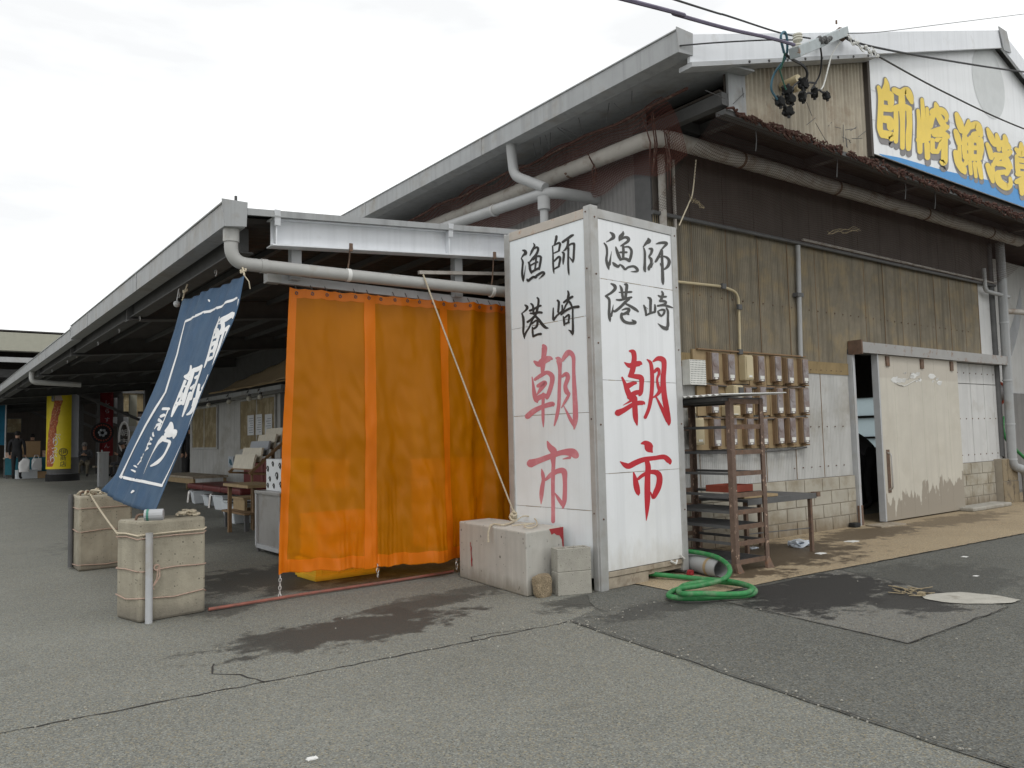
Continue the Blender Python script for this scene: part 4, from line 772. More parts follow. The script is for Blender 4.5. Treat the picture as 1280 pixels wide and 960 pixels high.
MB().tube(bendpath([(2.03, 20.5, 3.03), (2.03, 20.5, 2.8), (3.0, 20.5, 2.76)], .1), .06, 10).build('drain_pipe', MT['pvc'], can, smooth=True)

# ================================================================ SIGN TOWER
F, Rr_, Lc = Vector((4.62, 4.97, 0)), Vector((5.80, 5.05, 0)), Vector((4.55, 6.12, 0))
dr, dl = (Rr_ - F).normalized(), (Lc - F).normalized(); WR, WL = (Rr_ - F).length, (Lc - F).length
tw_ = thing('sign_tower', 'white four sided market sign tower with black and red brush lettering in aluminium frame', 'sign tower', F)
UZ = Vector((0, 0, 1)); nr = Vector((dr.y, -dr.x, 0)); nl = Vector((-dl.y, dl.x, 0))
TOP = 3.285
def fq(d, n): return lambda u, z, o=0: F + d * u + UZ * z + n * o
fr, fl = fq(dr, nr), fq(dl, nl)
def slab(f, u0, u1, z0, z1, o0, o1, mb): # box on a tower face
    return mb.hexa([f(u0, z0, o0), f(u1, z0, o0), f(u1, z0, o1), f(u0, z0, o1), f(u0, z1, o0), f(u1, z1, o0), f(u1, z1, o1), f(u0, z1, o1)])
# posts are steel angles; front one wraps the corner
mb = MB(); slab(fr, -.006, .085, .0, TOP + .02, -.03, .012, mb); slab(fl, .0125, .075, .002, TOP + .018, -.03, .012, mb); mb.build('post', MT['alu'], tw_, bevel=.006)
mb = MB(); slab(fr, WR - .075, WR + .005, .04, TOP + .0, -.04, .010, mb); mb.build('post', MT['alu'], tw_, bevel=.004)
mb = MB(); slab(fl, WL - .075, WL + .005, .0, TOP - .01, -.04, .010, mb); mb.build('post', MT['alu'], tw_, bevel=.004)
BK = Lc + (Rr_ - F); MB().box(BK.x - .07, BK.x, BK.y - .07, BK.y, 0, TOP).build('post', MT['alu'], tw_)
mb = MB(); slab(fr, .086, WR - .076, TOP - .085, TOP - .002, -.03, .008, mb); mb.build('top_rail', MT['alu'], tw_, bevel=.003)
mb = MB(); slab(fl, .076, WL - .076, TOP - .085, TOP - .002, -.03, .008, mb); mb.build('top_rail', MT['alu_rust'], tw_, bevel=.003)
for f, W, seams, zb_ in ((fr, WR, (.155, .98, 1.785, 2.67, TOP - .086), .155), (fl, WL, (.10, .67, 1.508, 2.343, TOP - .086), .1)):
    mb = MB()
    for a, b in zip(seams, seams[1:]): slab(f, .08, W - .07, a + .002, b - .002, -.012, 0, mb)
    pn = mb.build('panel', MT['panel_white' if f is fr else 'panel_counter_bounce'], tw_)
    mb = MB(); slab(f, .08, W - .07, zb_ + .01, TOP - .09, -.02, -.013, mb); mb.build('panel_backing', MT['wood_brown'], pn)
    mb = MB()
    for s in seams[1:-1]:
        for k in range(12):
            u = random.uniform(.1, W - .2); slab(f, u, u + random.uniform(.02, .16), s - .003, s + .003, -.001, .0008, mb)
    mb.build('seam_grime', MT['wood'], pn)
mb = MB()
for z in (.6, 1.4, 2.1, 2.7, 3.2): mb.ball(fr(.04, z, .013), .009, 6, 4); mb.ball(fr(WR - .03, z, .011), .008, 6, 4); mb.ball(fl(.045, z + .05, .013), .008, 6, 4)
mb.build('screws', MT['rust'], tw_)
mb = MB().prism([Lc, BK, BK + UZ * TOP, Lc + UZ * TOP], (0, .01, 0)).prism([BK, Rr_, Rr_ + UZ * TOP, BK + UZ * TOP], (.01, 0, 0)); mb.build('rear_panel', MT['panel_white'], tw_)
MB().prism([F + UZ * (TOP - .01) - nr * .03 - nl * .03, Rr_ + UZ * (TOP - .01) - nr * .03, BK + UZ * (TOP - .01), Lc + UZ * (TOP - .01) - nl * .03], (0, 0, .012)).build('cap', MT['galv'], tw_)
P0 = tuple(F)
for keys, (d, n), m, nm in (((('AL', None), ('BL', None)), (dl, nl), 'ink', 'black_lettering'), ((('AR', None), ('BR', None)), (dr, nr), 'ink_worn', 'black_lettering'), ((('CL', None), ('DL', None)), (dl, nl), 'pink_ink', 'faded_red_lettering'), ((('CR', None), ('DR', None)), (dr, nr), 'red_ink', 'red_lettering')):
    for k, sb in keys: strokes(MB(), k, P0, d, UZ, n, .0012).build(nm, MT[m], tw_)
mb = MB(); slab(fr, .09, WR - .08, .105, .15, -.06, .004, mb); slab(fr, .3, WR - .06, .06, .10, -.10, -.02, mb); slab(fr, .085, .62, .005, .10, -.05, -.005, mb); mb.build('base_timber', MT['wood'], tw_, bevel=.004)
mb = MB(); mb.tube([fr(.92, .15, .01), fr(.97, .12, .03), fr(1.0, .15, .02)], .01, 5).tube([fr(1.06, .19, .012), fr(1.1, .15, .03)], .008, 5); mb.build('wire_tie', MT['cable_white'], tw_)

# ================================================================ ORANGE CURTAIN
cur = thing('vinyl_curtain', 'translucent orange vinyl curtain hanging from a rail with brighter hems', 'curtain', (2.55, 6.62, 0))
CX0, CX1 = 2.565, 5.02
def cy(u, v):  # v: 0 bottom .. 1 top
    a = (1 - v) ** .7
    return 6.60 + a * (.05 * math.sin(u * 17 + 1) + .03 * math.sin(u * 31 + v * 2) + .04 * math.sin(u * 6.1 + 2)) + .018 * math.sin(u * 40) * (v ** 3) + .012 * math.sin(u * 55 + v * 6) * a - .03 * math.exp(-((u - .62) / .05) ** 2) * a - .04 * math.exp(-((u - .8) / .04) ** 2) * v - .05 * math.exp(-((u - .88) / .03) ** 2) - .045 * math.exp(-((u - .76) / .025) ** 2) * (.4 + .6 * v) + .022 * noise.noise(Vector((u * 11, v * 5, 1))) * (.3 + .7 * a) + .012 * noise.noise(Vector((u * 30 + v * 6, v * 16, 5))) * (.35 + a) + .016 * noise.noise(Vector((u * 70, v * 2.5, 9))) * max(0, .35 - v) * 3
def czb(u): return .185 - .055 * u + .012 * math.sin(u * 9 + .4) + .007 * math.sin(u * 61) + .006 * noise.noise(Vector((u * 45, 0, 3)))
def cp(u, v, o=0):
    zt = 2.655 + .03 * u - .010 * abs(math.sin(u * math.pi * 17)); z0 = czb(u)
    x = CX0 + (CX1 - CX0) * u - (.075 * (1 - v) * (1 - u) ** 3)
    return Vector((x, cy(u, v) - o, z0 + (zt - z0) * v))
MB().grid(lambda u, v: cp(u, v), 300, 110).build('sheet', MT['vinyl'], cur, smooth='all')
def strip(u0, u1, v0, v1, nu, nv, o=.006): return MB().grid(lambda u, v: cp(u0 + (u1 - u0) * u, v0 + (v1 - v0) * v, o), nu, nv).build('hem', MT['vinyl_hem'], cur, smooth='all')
strip(0, .030, .0, 1, 4, 60); strip(.285, .335, .0, 1, 8, 60); strip(.617, .655, .0, 1, 6, 60); strip(.975, 1, .0, 1, 4, 60)
strip(.0305, .2845, .003, .045, 60, 4); strip(.3355, .6165, .003, .045, 50, 4); strip(.6555, .9745, .003, .045, 50, 4)
for a, b in ((.0305, .2845), (.3355, .6165), (.6555, .9745)): strip(a, b, .968, .999, 50, 4)
for i in range(18):
    u = (i + .5) / 18; p = cp(u, .985, .012)
    MB().tube(arc((p.x, p.y, p.z + .002), .012, 0, 6.283, 10, (1, 0, 0), (0, 0, 1)), .004, 5).tube([p + Vector((0, .0, .01)), p + Vector((.006, .03, .05)), p + Vector((0, .05, .085))], .004, 5).build('hook', MT['steel_dark'], cur)
def chain(a, b, nm='chain', par=None, lab=None):
    a, b = Vector(a), Vector(b); n = max(3, int((b - a).length / .032)); mb = MB()
    for i in range(n):
        c = a.lerp(b, (i + .5) / n); ax = Vector((1, 0, 0)) if i % 2 else Vector((0, 1, 0)); d = (b - a).normalized()
        mb.tube([c + ax * .011 * math.cos(t * math.pi / 5) + d * .021 * math.sin(t * math.pi / 5) for t in range(10)], .004, 4, closed=True)
    return mb.build(nm, MT['chrome'], par, smooth=True)
p = cp(0.005, 0); chain(p, (p.x - .05, p.y - .12, .02), par=cur); p = cp(.69, .0); chain(p, (p.x, p.y, .03), par=cur)
for u in (.33,): p = cp(u, .0); chain(p + Vector((0, -.01, .03)), p + Vector((0, -.02, -.09)), par=cur)
br = MB().tube([(1.86, 6.50, .02), (2.6, 6.555, .022), (3.6, 6.59, .02), (4.22, 6.64, .022)], .013, 8).build('ground_bar', MT['bar_pink'], None, smooth=True); tag(br, 'thin red brown bar lying on the asphalt below the orange curtain', 'bar')

# crates behind and under the curtain
def crate(name, x0, y0, z0, sx, sy, h, m, label, group=None, rz=0, letters=True):
    t = thing(name, label, 'crate', (x0 + sx / 2, y0 + sy / 2, z0), rz, group); L = sx / 2; W = sy / 2
    mb = MB().box(-L, L, -W, -W + .02, 0, h).box(-L, L, W - .02, W, 0, h).box(-L, -L + .02, -W + .02, W - .02, 0, h).box(L - .02, L, -W + .02, W - .02, 0, h).box(-L + .02, L - .02, -W + .02, W - .02, .01, .03)
    mb.build('body', MT[m], t, local=True, bevel=.004)
    mb = MB()
    for z in (h - .035, .02): mb.box(-L - .012, L + .012, -W - .012, -W - .001, z, z + .03).box(-L - .012, L + .012, W + .001, W + .012, z, z + .03).box(-L - .012, -L - .001, -W, W, z, z + .03).box(L + .001, L + .012, -W, W, z, z + .03)
    for i in range(4): x = -L + .06 + i * (2 * L - .12) / 3; mb.box(x - .008, x + .008, -W - .009, -W - .001, .05, h - .036)
    mb.build('rim', MT[m], t, local=True)
    if letters:
        V, Fc = text_shape('水産市場', .085); MB().add([(v.x, -W - .0105, h * .42 + v.y) for v in V], Fc).build('lettering', MT['ink'], t, local=True)
    return t
crate('fish_crate', 3.02, 7.18, 0, .66, .42, .20, 'yellow_crate', 'yellow plastic fish crate standing under the curtain hem', rz=.04)
for i in range(2): crate('fish_crate', 3.06, 7.2, .205 + .205 * i, .62, .40, .20, 'orange_crate', ('lower', 'upper')[i] + ' orange crate stacked on the yellow crate behind the curtain', 'crates behind the curtain', letters=False)
crate('fish_crate', 3.82, 9.05, .742, .44, .5, .34, 'yellow_crate', 'tall yellow crate standing on the steel counter behind the curtain', 'crates behind the curtain', letters=False)
for i in range(4): crate('fish_crate', 5.0, 8.3, .27 * i, .75, .5, .26, 'orange_crate', ('lowest', 'second lowest', 'second highest', 'topmost')[i] + ' orange crate of the stack behind the right end of the curtain', 'crates behind the curtain', letters=False)

# ================================================================ BIG CONCRETE BALLAST, CINDER BLOCKS, GUY ROPE
bb = thing('ballast_block', 'large pale concrete ballast cube with a red painted corner against the sign tower', 'concrete block', (4.45, 5.85, 0))
c4 = [(4.045, 5.235), (4.80, 5.405), (4.54, 6.0), (4.50, 6.50), (4.155, 6.42)]
c4 = [(4.03, 5.225), (4.535, 5.335), (4.535, 6.46), (4.15, 6.42)]
MB().hexa([(x, y, 0) for x, y in c4] + [(x + (.004 if i in (0, 3) else 0), y, .525) for i, (x, y) in enumerate(c4)]).build('body', MT['conc'], bb, bevel=.012)
def onblk(u, z, o=.0): # right hand face
    a, b = Vector((4.03, 5.225, 0)), Vector((4.535, 5.335, 0)); n = Vector((b.y - a.y, -(b.x - a.x), 0)).normalized(); q = a + (b - a) * u; return Vector((q.x, q.y, z)) + n * o
mb = MB(); pts = [(.60, .522), (.985, .522), (.985, .26), (.955, .25), (.95, .36), (.93, .42), (.87, .455), (.80, .46), (.73, .48), (.66, .47)]
mb.add([onblk(u, z, .0015) for u, z in pts], [list(range(len(pts)))])
a, b = Vector((4.15, 6.42, 0)), Vector((4.03, 5.225, 0)); n_ = Vector((-(a.y - b.y), (a.x - b.x), 0)).normalized()
for s0, zc, wd, hh in ((.2, .26, .012, .13), (.19, .33, .008, .05), (.205, .17, .016, .09)):
    q = a.lerp(b, s0); k = [(0, -hh / 2), (wd, -hh / 3), (wd * .6, 0), (wd * 1.1, hh / 3), (wd * .3, hh / 2), (-wd * .5, hh / 5)]
    mb.add([q + (b - a) * (x_) + UZ * (zc + z_) + n_ * .0025 for x_, z_ in k], [list(range(6))])
mb.build('red_paint', MT['red_paint'], bb)
def cinder(x, y, z, rz, lab):
    t = thing('cinder_block', lab, 'cinder block', (x, y, z), rz, 'cinder blocks against the ballast')
    mb = MB().box(-.195, .195, -.055, -.03, 0, .188).box(-.195, .195, .03, .055, 0, .188)
    for x_ in (-.195, -.075, .050, .170): mb.box(x_, x_ + .025, -.03, .03, 0, .188)
    mb.build('body', MT['cinder'], t, local=True, bevel=.004); return t
q1, q2 = AZ(697, 745, 0), AZ(739, 741, 0); ca = math.atan2(q2.y - q1.y, q2.x - q1.x); cm = (q1 + q2) / 2; off = Vector((-math.sin(ca), math.cos(ca), 0)) * .055
sc_ = (q2 - q1).length / .39
for z, lab, dz in ((0, 'grey cinder block on the ground leaning on the ballast', 0), (.19, 'grey hollow cinder block lying on top of another one', .01)):
    c = cinder(cm.x + off.x + dz, cm.y + off.y + dz, z, ca, lab); c.scale = (sc_, 1.3, 1.0)
def rock(c, s, m, seed, rough=.18, sq=(1, 1, 1)):
    mb = MB(); bm = bmesh.new(); bmesh.ops.create_icosphere(bm, subdivisions=3, radius=1)
    for v in bm.verts:
        k = 1 + rough * noise.noise(v.co * 1.7 + Vector((seed, 0, 0))) + rough * .4 * noise.noise(v.co * 5 + Vector((seed, 3, 0))); v.co *= k
        for i in range(3): v.co[i] = max(-.72, min(.72, v.co[i]))
    mb.add([Vector((v.co.x * sq[0], v.co.y * sq[1], v.co.z * sq[2])) * s + Vector(c) for v in bm.verts], [[v.index for v in f.verts] for f in bm.faces]); bm.free(); return mb
q = AZ(684, 747, 0); rk = rock((q.x, q.y + .06, .088), .125, None, 3, .3, (.85, .5, 1)).build('broken_block', MT['broken']); tag(rk, 'broken brown piece of block beside the grey cinder blocks', 'broken block')
# guy rope
A = Vector((3.79, 6.40, 2.86)); Bp = AZ(643, 650, .53)
gr_ = thing('guy_rope', 'thin pale rope stretched from the drain pipe down to the concrete ballast', 'rope', Bp)
MB().tube(sag(A, Bp + Vector((0, 0, .06)), .02), .008, 6).build('line', MT['rope'], gr_, smooth=True)
mb = MB()
for k in range(14): mb.tube(arc((Bp.x + random.uniform(-.02, .02), Bp.y + random.uniform(-.02, .02), .55 + k * .005), random.uniform(.02, .04), k, k + 4, 6, (1, .2, .3), (0, .7, .7)), .010, 5)
mb.build('knot', MT['rope'], gr_)
pts = catmull([tuple(AZ(x, y, .54)) for x, y in ((643, 652), (630, 656), (618, 655), (613, 657))], 4) + [AZ(612, 659, .525) + Vector((-.015, -.0, -.04)), AZ(612, 659, .525) + Vector((-.02, -.005, -.13))]
mb = MB().tube(pts, .009, 6)
mb.tube(catmull([tuple(AZ(x, y, z)) for x, y, z in ((645, 651, .55), (655, 645, .58), (668, 648, .56), (671, 656, .545), (662, 660, .54), (655, 657, .55), (668, 654, .55), (640, 657, .54))], 5), .006, 5); mb.build('loose_end', MT['rope'], gr_, smooth=True)

# ================================================================ BANNER AND ITS TWO BALLASTS
def slabblock(name, cs, h, label, hole):
    t = thing(name, label, 'concrete block', (sum(x for x, y in cs) / 4, sum(y for x, y in cs) / 4, 0))
    b = MB().hexa([(x, y, 0) for x, y in cs] + [(x, y, h) for x, y in cs]).build('body', MT['conc_block'], t, bevel=.022)
    return t
csA = [(1.345, 6.44), (1.845, 6.52), (1.76, 6.87), (1.255, 6.80)]
bA = slabblock('ballast_slab', csA, .745, 'nearest brown concrete ballast slab holding the lower right corner of the banner', 0)
csB = [(1.40, 9.56), (1.93, 9.62), (1.92, 10.10), (1.385, 10.09)]
bB = slabblock('ballast_slab', csB, .79, 'farther brown concrete ballast slab under the lower left corner of the banner', 0)
def bind(t, cs, zs, m, r=.006):
    c = Vector((sum(x for x, y in cs) / 4, sum(y for x, y in cs) / 4, 0))
    for z in zs:
        P = []
        for i in range(4):
            a, b = Vector((*cs[i], 0)), Vector((*cs[(i + 1) % 4], 0))
            for f in (.06, .5, .94): q = a.lerp(b, f); q = c + (q - c) * (1 + .010 / (q - c).length); P.append(Vector((q.x, q.y, z + .01 * math.sin(7 * f + i * 2 + z * 9))))
        MB().tube(P, r, 5, closed=True).build('binding', m, t, smooth=True)
bind(bA, csA, (.62, .38, .17), MT['rope_pink'], .005); bind(bA, csA, (.645,), MT['rope'], .008)
bind(bB, csB, (.66, .42, .06), MT['rope_pink'], .005)
MB().tube([(1.405, 6.405, .0), (1.405, 6.41, .66)], .026, 10).build('bound_pipe', MT['galv'], bA, smooth=True)
MB().tube([(1.365, 9.85, .02), (1.362, 9.86, .80)], .026, 10).build('bound_pipe', MT['steel_dark'], bB, smooth=True)
for t, (x, y, z) in ((bA, (1.42, 6.60, .755)), (bB, (1.50, 9.72, .80))):
    MB().tube(bendpath([(x - .07, y, z - .01), (x - .06, y, z + .03), (x + .06, y, z + .03), (x + .07, y, z - .01)], .03), .010, 6).build('lifting_eye', MT['rust'], t, smooth=True)
mb = MB()
for k in range(8): mb.tube(arc((1.74 + random.uniform(-.07, .05), 6.62 + random.uniform(-.04, .04), .762 + .008 * (k % 4)), random.uniform(.02, .05), k, k + 5, 8, (1, 0, .1), (0, 1, .1)), .009, 5)
rp = mb.build('rope_heap', MT['rope']); tag(rp, 'small heap of frayed rope on top of the nearest ballast slab', 'rope')
mb = MB(); mb.tube(arc((1.46, 6.42, .40), .02, 0, 6.2, 8, (1, 0, 0), (0, 0, 1)), .007, 5).tube([(1.47, 6.42, .40), (1.46, 6.41, .32), (1.43, 6.41, .26), (1.44, 6.41, .24)], .005, 5).tube([(1.48, 6.42, .40), (1.48, 6.41, .33), (1.44, 6.408, .27)], .005, 5); mb.build('loose_knot', MT['rope_pink'], bA)
can_ = thing('tin_can', 'grey tin lying on the nearest ballast slab as a banner weight', 'can', AZ(200, 643, .80))
q = can_.location; MB().tube([(q.x - .10, q.y + .03, q.z), (q.x + .02, q.y - .02, q.z)], .042, 14).build('body', MT['galv'], can_, bevel=.004); MB().tube([(q.x - .085, q.y + .024, q.z), (q.x - .07, q.y + .018, q.z)], .044, 14).build('rim', MT['cable_green'], can_)

ban = thing('banner', 'long navy cloth banner with white Japanese lettering slung from canopy eave to two ballasts', 'banner', (1.78, 7.44, 1.77))
BP0 = Vector((1.775, 7.4375, 1.7725)); BD = Vector((0.014578424186687559, -0.9998806555819636, -0.005113134187128006)); BW = Vector((0.3309665440063233, 0, 0.9436424888423106)); BN = Vector((-0.9435298703786453, -0.015449096833879128, 0.33092704499673936))
def bdisp(a, b): return .010 * math.sin(a * 7 + b * 1.5) + .008 * math.sin(a * 17 - b) * (.6 - .4 * b) + .014 * math.sin(a * 21 + b * 4) * max(0, b - .35) + .02 * math.sin(a * 18 - b * 3) * max(0, -b - .35)
LEFTE = ((-1.05, -1.12), (-0.947, -1.093), (-0.665, -0.83), (-0.579, -0.765), (-0.441, -0.68), (-0.28, -0.623), (-0.142, -0.585), (0.041, -0.561), (0.203, -0.556), (0.318, -0.568), (0.507, -0.60), (0.701, -0.645), (0.856, -0.71), (1.035, -0.838), (1.2, -0.86))
RIGHTE = ((-1.2, .94), (-1.017, 0.968), (-0.853, 1.0), (-0.704, 1.02), (-0.517, 1.048), (-0.305, 1.076), (-0.05, 1.105), (0.121, 1.134), (0.24, 1.157), (0.339, 1.178), (0.428, 1.20), (0.51, 1.215), (0.581, 1.218), (0.677, 1.20), (0.948, 1.078), (1.2, 1.05))
def edge(T, b):
    for (b0, a0), (b1, a1) in zip(T, T[1:]):
        if b <= b1: f = max(0, (b - b0) / (b1 - b0)); return a0 + (a1 - a0) * f
    return T[-1][1]
def bpt(s, t, o=0):
    zb0, zb1 = -.947 - .03 * math.sin(s * 3.14) + (-1.024 + .947) * s, 1.035 + (.948 - 1.035) * s; b = zb0 + (zb1 - zb0) * t
    a0, a1 = edge(LEFTE, b), edge(RIGHTE, b); a = a0 + (a1 - a0) * s
    return BP0 + BD * a + BW * b + BN * (bdisp(a, b) + o)
MB().grid(lambda s, t: bpt(s, t), 60, 60).build('cloth', MT['cloth_navy'], ban, smooth='all', solid=.003)
mb = MB()
for k in ('I', 'J', 'I2'): strokes(mb, k, BP0, BD, BW, BN, .0035, 1.0 if k == 'I2' else 1.04, disp=bdisp, step=.00008, clip=lambda u, v: max(edge(LEFTE, v) + .01, min(edge(RIGHTE, v) - .012, u)))
mb.build('lettering', MT['cloth_white'], ban)
mb = MB()
for (s, t, q) in ((1, 1, Vector((2.10, 6.42, 2.74))), (0, 1, Vector((2.16, 8.3, 2.93))), (1, 0, Vector((1.47, 6.58, .79))), (0, 0, Vector((1.50, 9.70, .80)))):
    mb = MB(); p_ = bpt(s, t); mb.tube([p_, p_.lerp(q, .5) + Vector((0, 0, .01)), q], .008, 5)
    for k in range(4): mb.tube(arc(tuple(p_.lerp(q, .6)), .022, k, k + 4, 6, (1, 0, k * .3), (0, 1, .4)), .006, 5)
    if s == t == 1: mb.tube([p_, p_ + Vector((.03, -.02, -.05)), p_ + Vector((.04, -.02, -.11))], .005, 5)
    mb.build('tie_cord', MT['rope'], ban)
q = bpt(0, 0); cord = MB().tube(catmull([tuple(q), (1.45, 9.2, .83), (1.50, 8.0, .5), (1.40, 6.83, .60)], 6), .009, 6).build('tether', MT['rope'], ban, smooth=True)
mb = MB()
for i in range(7): mb.tube(catmull([(1.42 + .05 * i, 9.66 + random.uniform(0, .2), .80), (1.45 + .05 * i, 9.75, .83 + random.uniform(0, .03)), (1.52 + .04 * i, 9.7 + random.uniform(0, .2), .80)], 4), .012, 5)
tag(mb.build('rope_heap', MT['rope']), 'loose pale rope lying on the farther ballast slab', 'rope')
lf = AX(221, 380, 2.12); lamp = thing('eave_lamp', 'small grey lamp head hanging from the eave beam beside the banner corner', 'lamp', lf)
MB().ball(lf, .035, 10, 6).tube([lf + Vector((0, 0, .03)), lf + Vector((.02, .0, .16))], .008, 5).build('body', MT['galv'], lamp, smooth=True)

# ================================================================ RIGHT HAND SIDE: rack, table, meters, hose
rk = thing('rusty_rack', 'tall rusty angle iron rack topped with a thin corrugated sheet beside the sign tower', 'rack', (6.35, 5.1, 0))
X0, X1, Y0, Y1 = 6.09, 6.60, 4.72, 5.62
for x, y, sx, sy in ((X0, Y0, 1, 1), (X1, Y0, -1, 1), (X0, Y1, 1, -1), (X1, Y1, -1, -1)):
    mb = MB().box(min(x, x + sx * .055), max(x, x + sx * .055), min(y, y + sy * .006), max(y, y + sy * .006), 0, 1.63).box(min(x, x + sx * .006), max(x, x + sx * .006), min(y + sy * .006, y + sy * .055), max(y + sy * .006, y + sy * .055), 0, 1.63)
    mb.build('post', MT['rust_peel'], rk)
for z in (1.60, 1.36, 1.12, .92, .72, .56, .42, .27, .10):
    for y_ in (Y0 + .007, Y1 - .016): MB().box(X0 + .056, X1 - .056, y_, y_ + .009, z - .022, z + .022).build('end_rail', MT['rust'], rk)
    for x_ in (X0 + .008, X1 - .03): MB().box(x_, x_ + .022, Y0 + .06, Y1 - .06, z - .012, z + .012).build('side_rail', MT['steel_dark'], rk)
    if z in (.10, .42, .56):
        mb = MB()
        for k in range(7): mb.box(X0 + .05 + k * .063, X0 + .065 + k * .063, Y0 + .02, Y1 - .02, z - .005, z + .008)
        mb.build('shelf', MT['steel_dark'], rk)
MB().corr((5.85, Y0 - .1, 1.655), (0, 1.15, 0), (1.0, 0, .03), .075, .009, 6, (0, 0, 1)).build('top_sheet', MT['white_sheet'], rk, smooth='all', solid=.003)
MB().box(6.0, 6.62, Y0 + .02, Y1, 1.605, 1.64).build('top_board', MT['steel_dark'], rk)
mb = MB().prism([(X0 - .02, Y0 - .04, 0), (X0 + .07, Y0 - .04, 0), (X0 + .055, Y0 - .002, .09), (X0 - .001, Y0 - .002, .09)], (0, .03, 0)).prism([(X1 + .02, Y0 - .04, 0), (X1 - .09, Y0 - .04, 0), (X1 - .05, Y0 - .002, .1), (X1, Y0 - .002, .1)], (0, .03, 0)); mb.build('foot_plate', MT['rust'], rk)
tr = thing('red_tray', 'flat dull red tray resting inside the rusty rack', 'tray', (6.35, 5.2, .74)); MB().box(6.22, 6.56, 4.85, 5.15, .735, .745).box(6.22, 6.56, 4.85, 4.87, .745, .80).box(6.22, 6.56, 5.13, 5.15, .745, .80).box(6.22, 6.24, 4.87, 5.13, .745, .80).box(6.54, 6.56, 4.87, 5.13, .745, .80).build('pan', MT['red_dull'], tr)
tb = thing('work_table', 'low dark steel table with rusty legs behind the rack at the block wall', 'table', (7.3, 5.4, 0))
MB().box(6.66, 7.86, 5.0, 5.70, .605, .63).box(6.66, 7.86, 4.99, 5.0, .575, .635).box(6.66, 7.86, 5.70, 5.71, .575, .635).build('top', MT['steel_dark'], tb, bevel=.003)
for x, y in ((6.72, 5.05), (7.77, 5.0), (6.72, 5.65), (7.77, 5.65)): MB().box(x - .018, x + .018, y + .0, y + .036, 0, .604).build('leg', MT['rust'], tb)
MB().tube([(7.77, 5.02, .26), (6.72, 5.07, .28)], .006, 5).tube([(7.77, 5.66, .26), (6.72, 5.66, .28)], .006, 5).build('brace', MT['steel_dark'], tb)
MB().box(7.86, 7.92, 4.98, 5.06, .59, .64).build('corner_end', MT['rust'], tb)
bd = MB().hexa([(6.75, 5.1, .632), (7.25, 5.05, .632), (7.3, 5.25, .632), (6.8, 5.3, .632), (6.75, 5.1, .66), (7.25, 5.05, .66), (7.3, 5.25, .66), (6.8, 5.3, .66)]).build('plank', MT['wood_tan'], None, bevel=.004); tag(bd, 'short yellow brown plank lying on the low steel table', 'plank')
lb = MB().ball((6.73, 5.16, .668), .03, 8, 5, (1.6, 1, 1)).ball((6.70, 5.2, .655), .022, 8, 5, (1, 1.4, 1)).build('rag', MT['wood_brown'], None, smooth=True); tag(lb, 'small dark brown lump at the left end of the low table', 'rag')

# electricity meters on their boards
brd = thing('meter_board', 'tan backing boards carrying three rows of electricity meters on the stained wall', 'board', (8.2, 5.93, 1.7))
for (z0, z1, xa, xb) in ((1.88, 2.26, 7.0, 9.16), (1.505, 1.855, 7.05, 9.16), (1.11, 1.475, 6.98, 9.14)):
    mb = MB(); x = xa
    while x < xb: mb.box(x, min(x + .34, xb) - .012, 5.905, 5.938, z0 + random.uniform(-.02, .01), z1 + random.uniform(-.015, .01)); x += .34
    mb.build('plank', MT['wood_tan'], brd, bevel=.004)
    MB().box(xa + .05, xb, 5.87, 5.903, z1 - .004, z1 + .012).build('top_strip', MT['wood_brown'], brd)
    MB().tube(sag((xa + .1, 5.88, z0 - .01), (xb - .05, 5.88, z0 - .01), .03), .012, 6).build('wiring', MT['steel_dark'], brd)
def make_meter(label):
    t = thing('electric_meter', label, 'electric meter', (0, 0, 0), 0, 'electricity meters on the front wall')
    MB().box(-.075, .075, -.012, 0, -.168, .168).build('base_plate', MT['wood_brown'], t, local=True, bevel=.003)
    MB().box(-.068, .068, -.062, -.013, -.158, .162).build('case', MT['meter_case'], t, local=True, bevel=.005)
    MB().box(-.058, .058, -.075, -.0625, -.150, .154).build('cover', MT['meter_cover'], t, local=True, bevel=.004)
    d = MB().tube([(0, -.0755, .035), (0, -.079, .035)], .042, 18).build('dial', MT['meter_cover'], t, local=True, smooth=True)
    MB().box(-.04, .04, -.0785, -.076, -.125, -.085).box(-.022, .022, -.0785, -.076, -.148, -.130).build('label_plate', MT['meter_label'], t, local=True)
    MB().box(-.03, .03, -.09, -.012, -.19, -.169).build('terminal', MT['wood_brown'], t, local=True)
    return t
m0 = None
words = ('first', 'second', 'third', 'fourth', 'fifth', 'sixth', 'seventh', 'eighth')
for rn, xs_, zc in (('top', (7.30, 7.59, 8.16, 8.50, 8.76, 9.08), 2.07), ('middle', (7.27, 7.89, 8.17, 8.51, 8.77, 9.07), 1.685), ('bottom', (7.29, 7.58, 7.90, 8.17, 8.50, 8.75, 9.04), 1.315)):
    for i, x in enumerate(xs_):
        lab = f'dusty electricity meter in the {rn} row, {words[i]} meter from the sign tower'
        if m0 is None: m0 = make_meter(lab); o = m0; o.location = (x, 5.903, zc)
        else: o = dup(m0, (x, 5.903, zc + random.uniform(-.012, .012)), 0, lab)
def wallbox(x, z, w_, h, d, lab, kind='junction_box', m='cream_box'):
    t = thing(kind, lab, 'junction box', (x, 5.90, z))
    MB().box(x - w_ / 2, x + w_ / 2, 5.90 - d, 5.90, z - h / 2, z + h / 2).build('case', MT[m], t, bevel=.01)
    MB().box(x - w_ * .42, x + w_ * .42, 5.89 - d, 5.8995 - d, z - h * .44, z + h * .44).build('lid', MT[m], t, bevel=.004)
    MB().box(x - w_ * .2, x + w_ * .2, 5.885 - d, 5.889 - d, z - h * .38, z - h * .3).build('label_plate', MT['meter_label'], t)
    return t
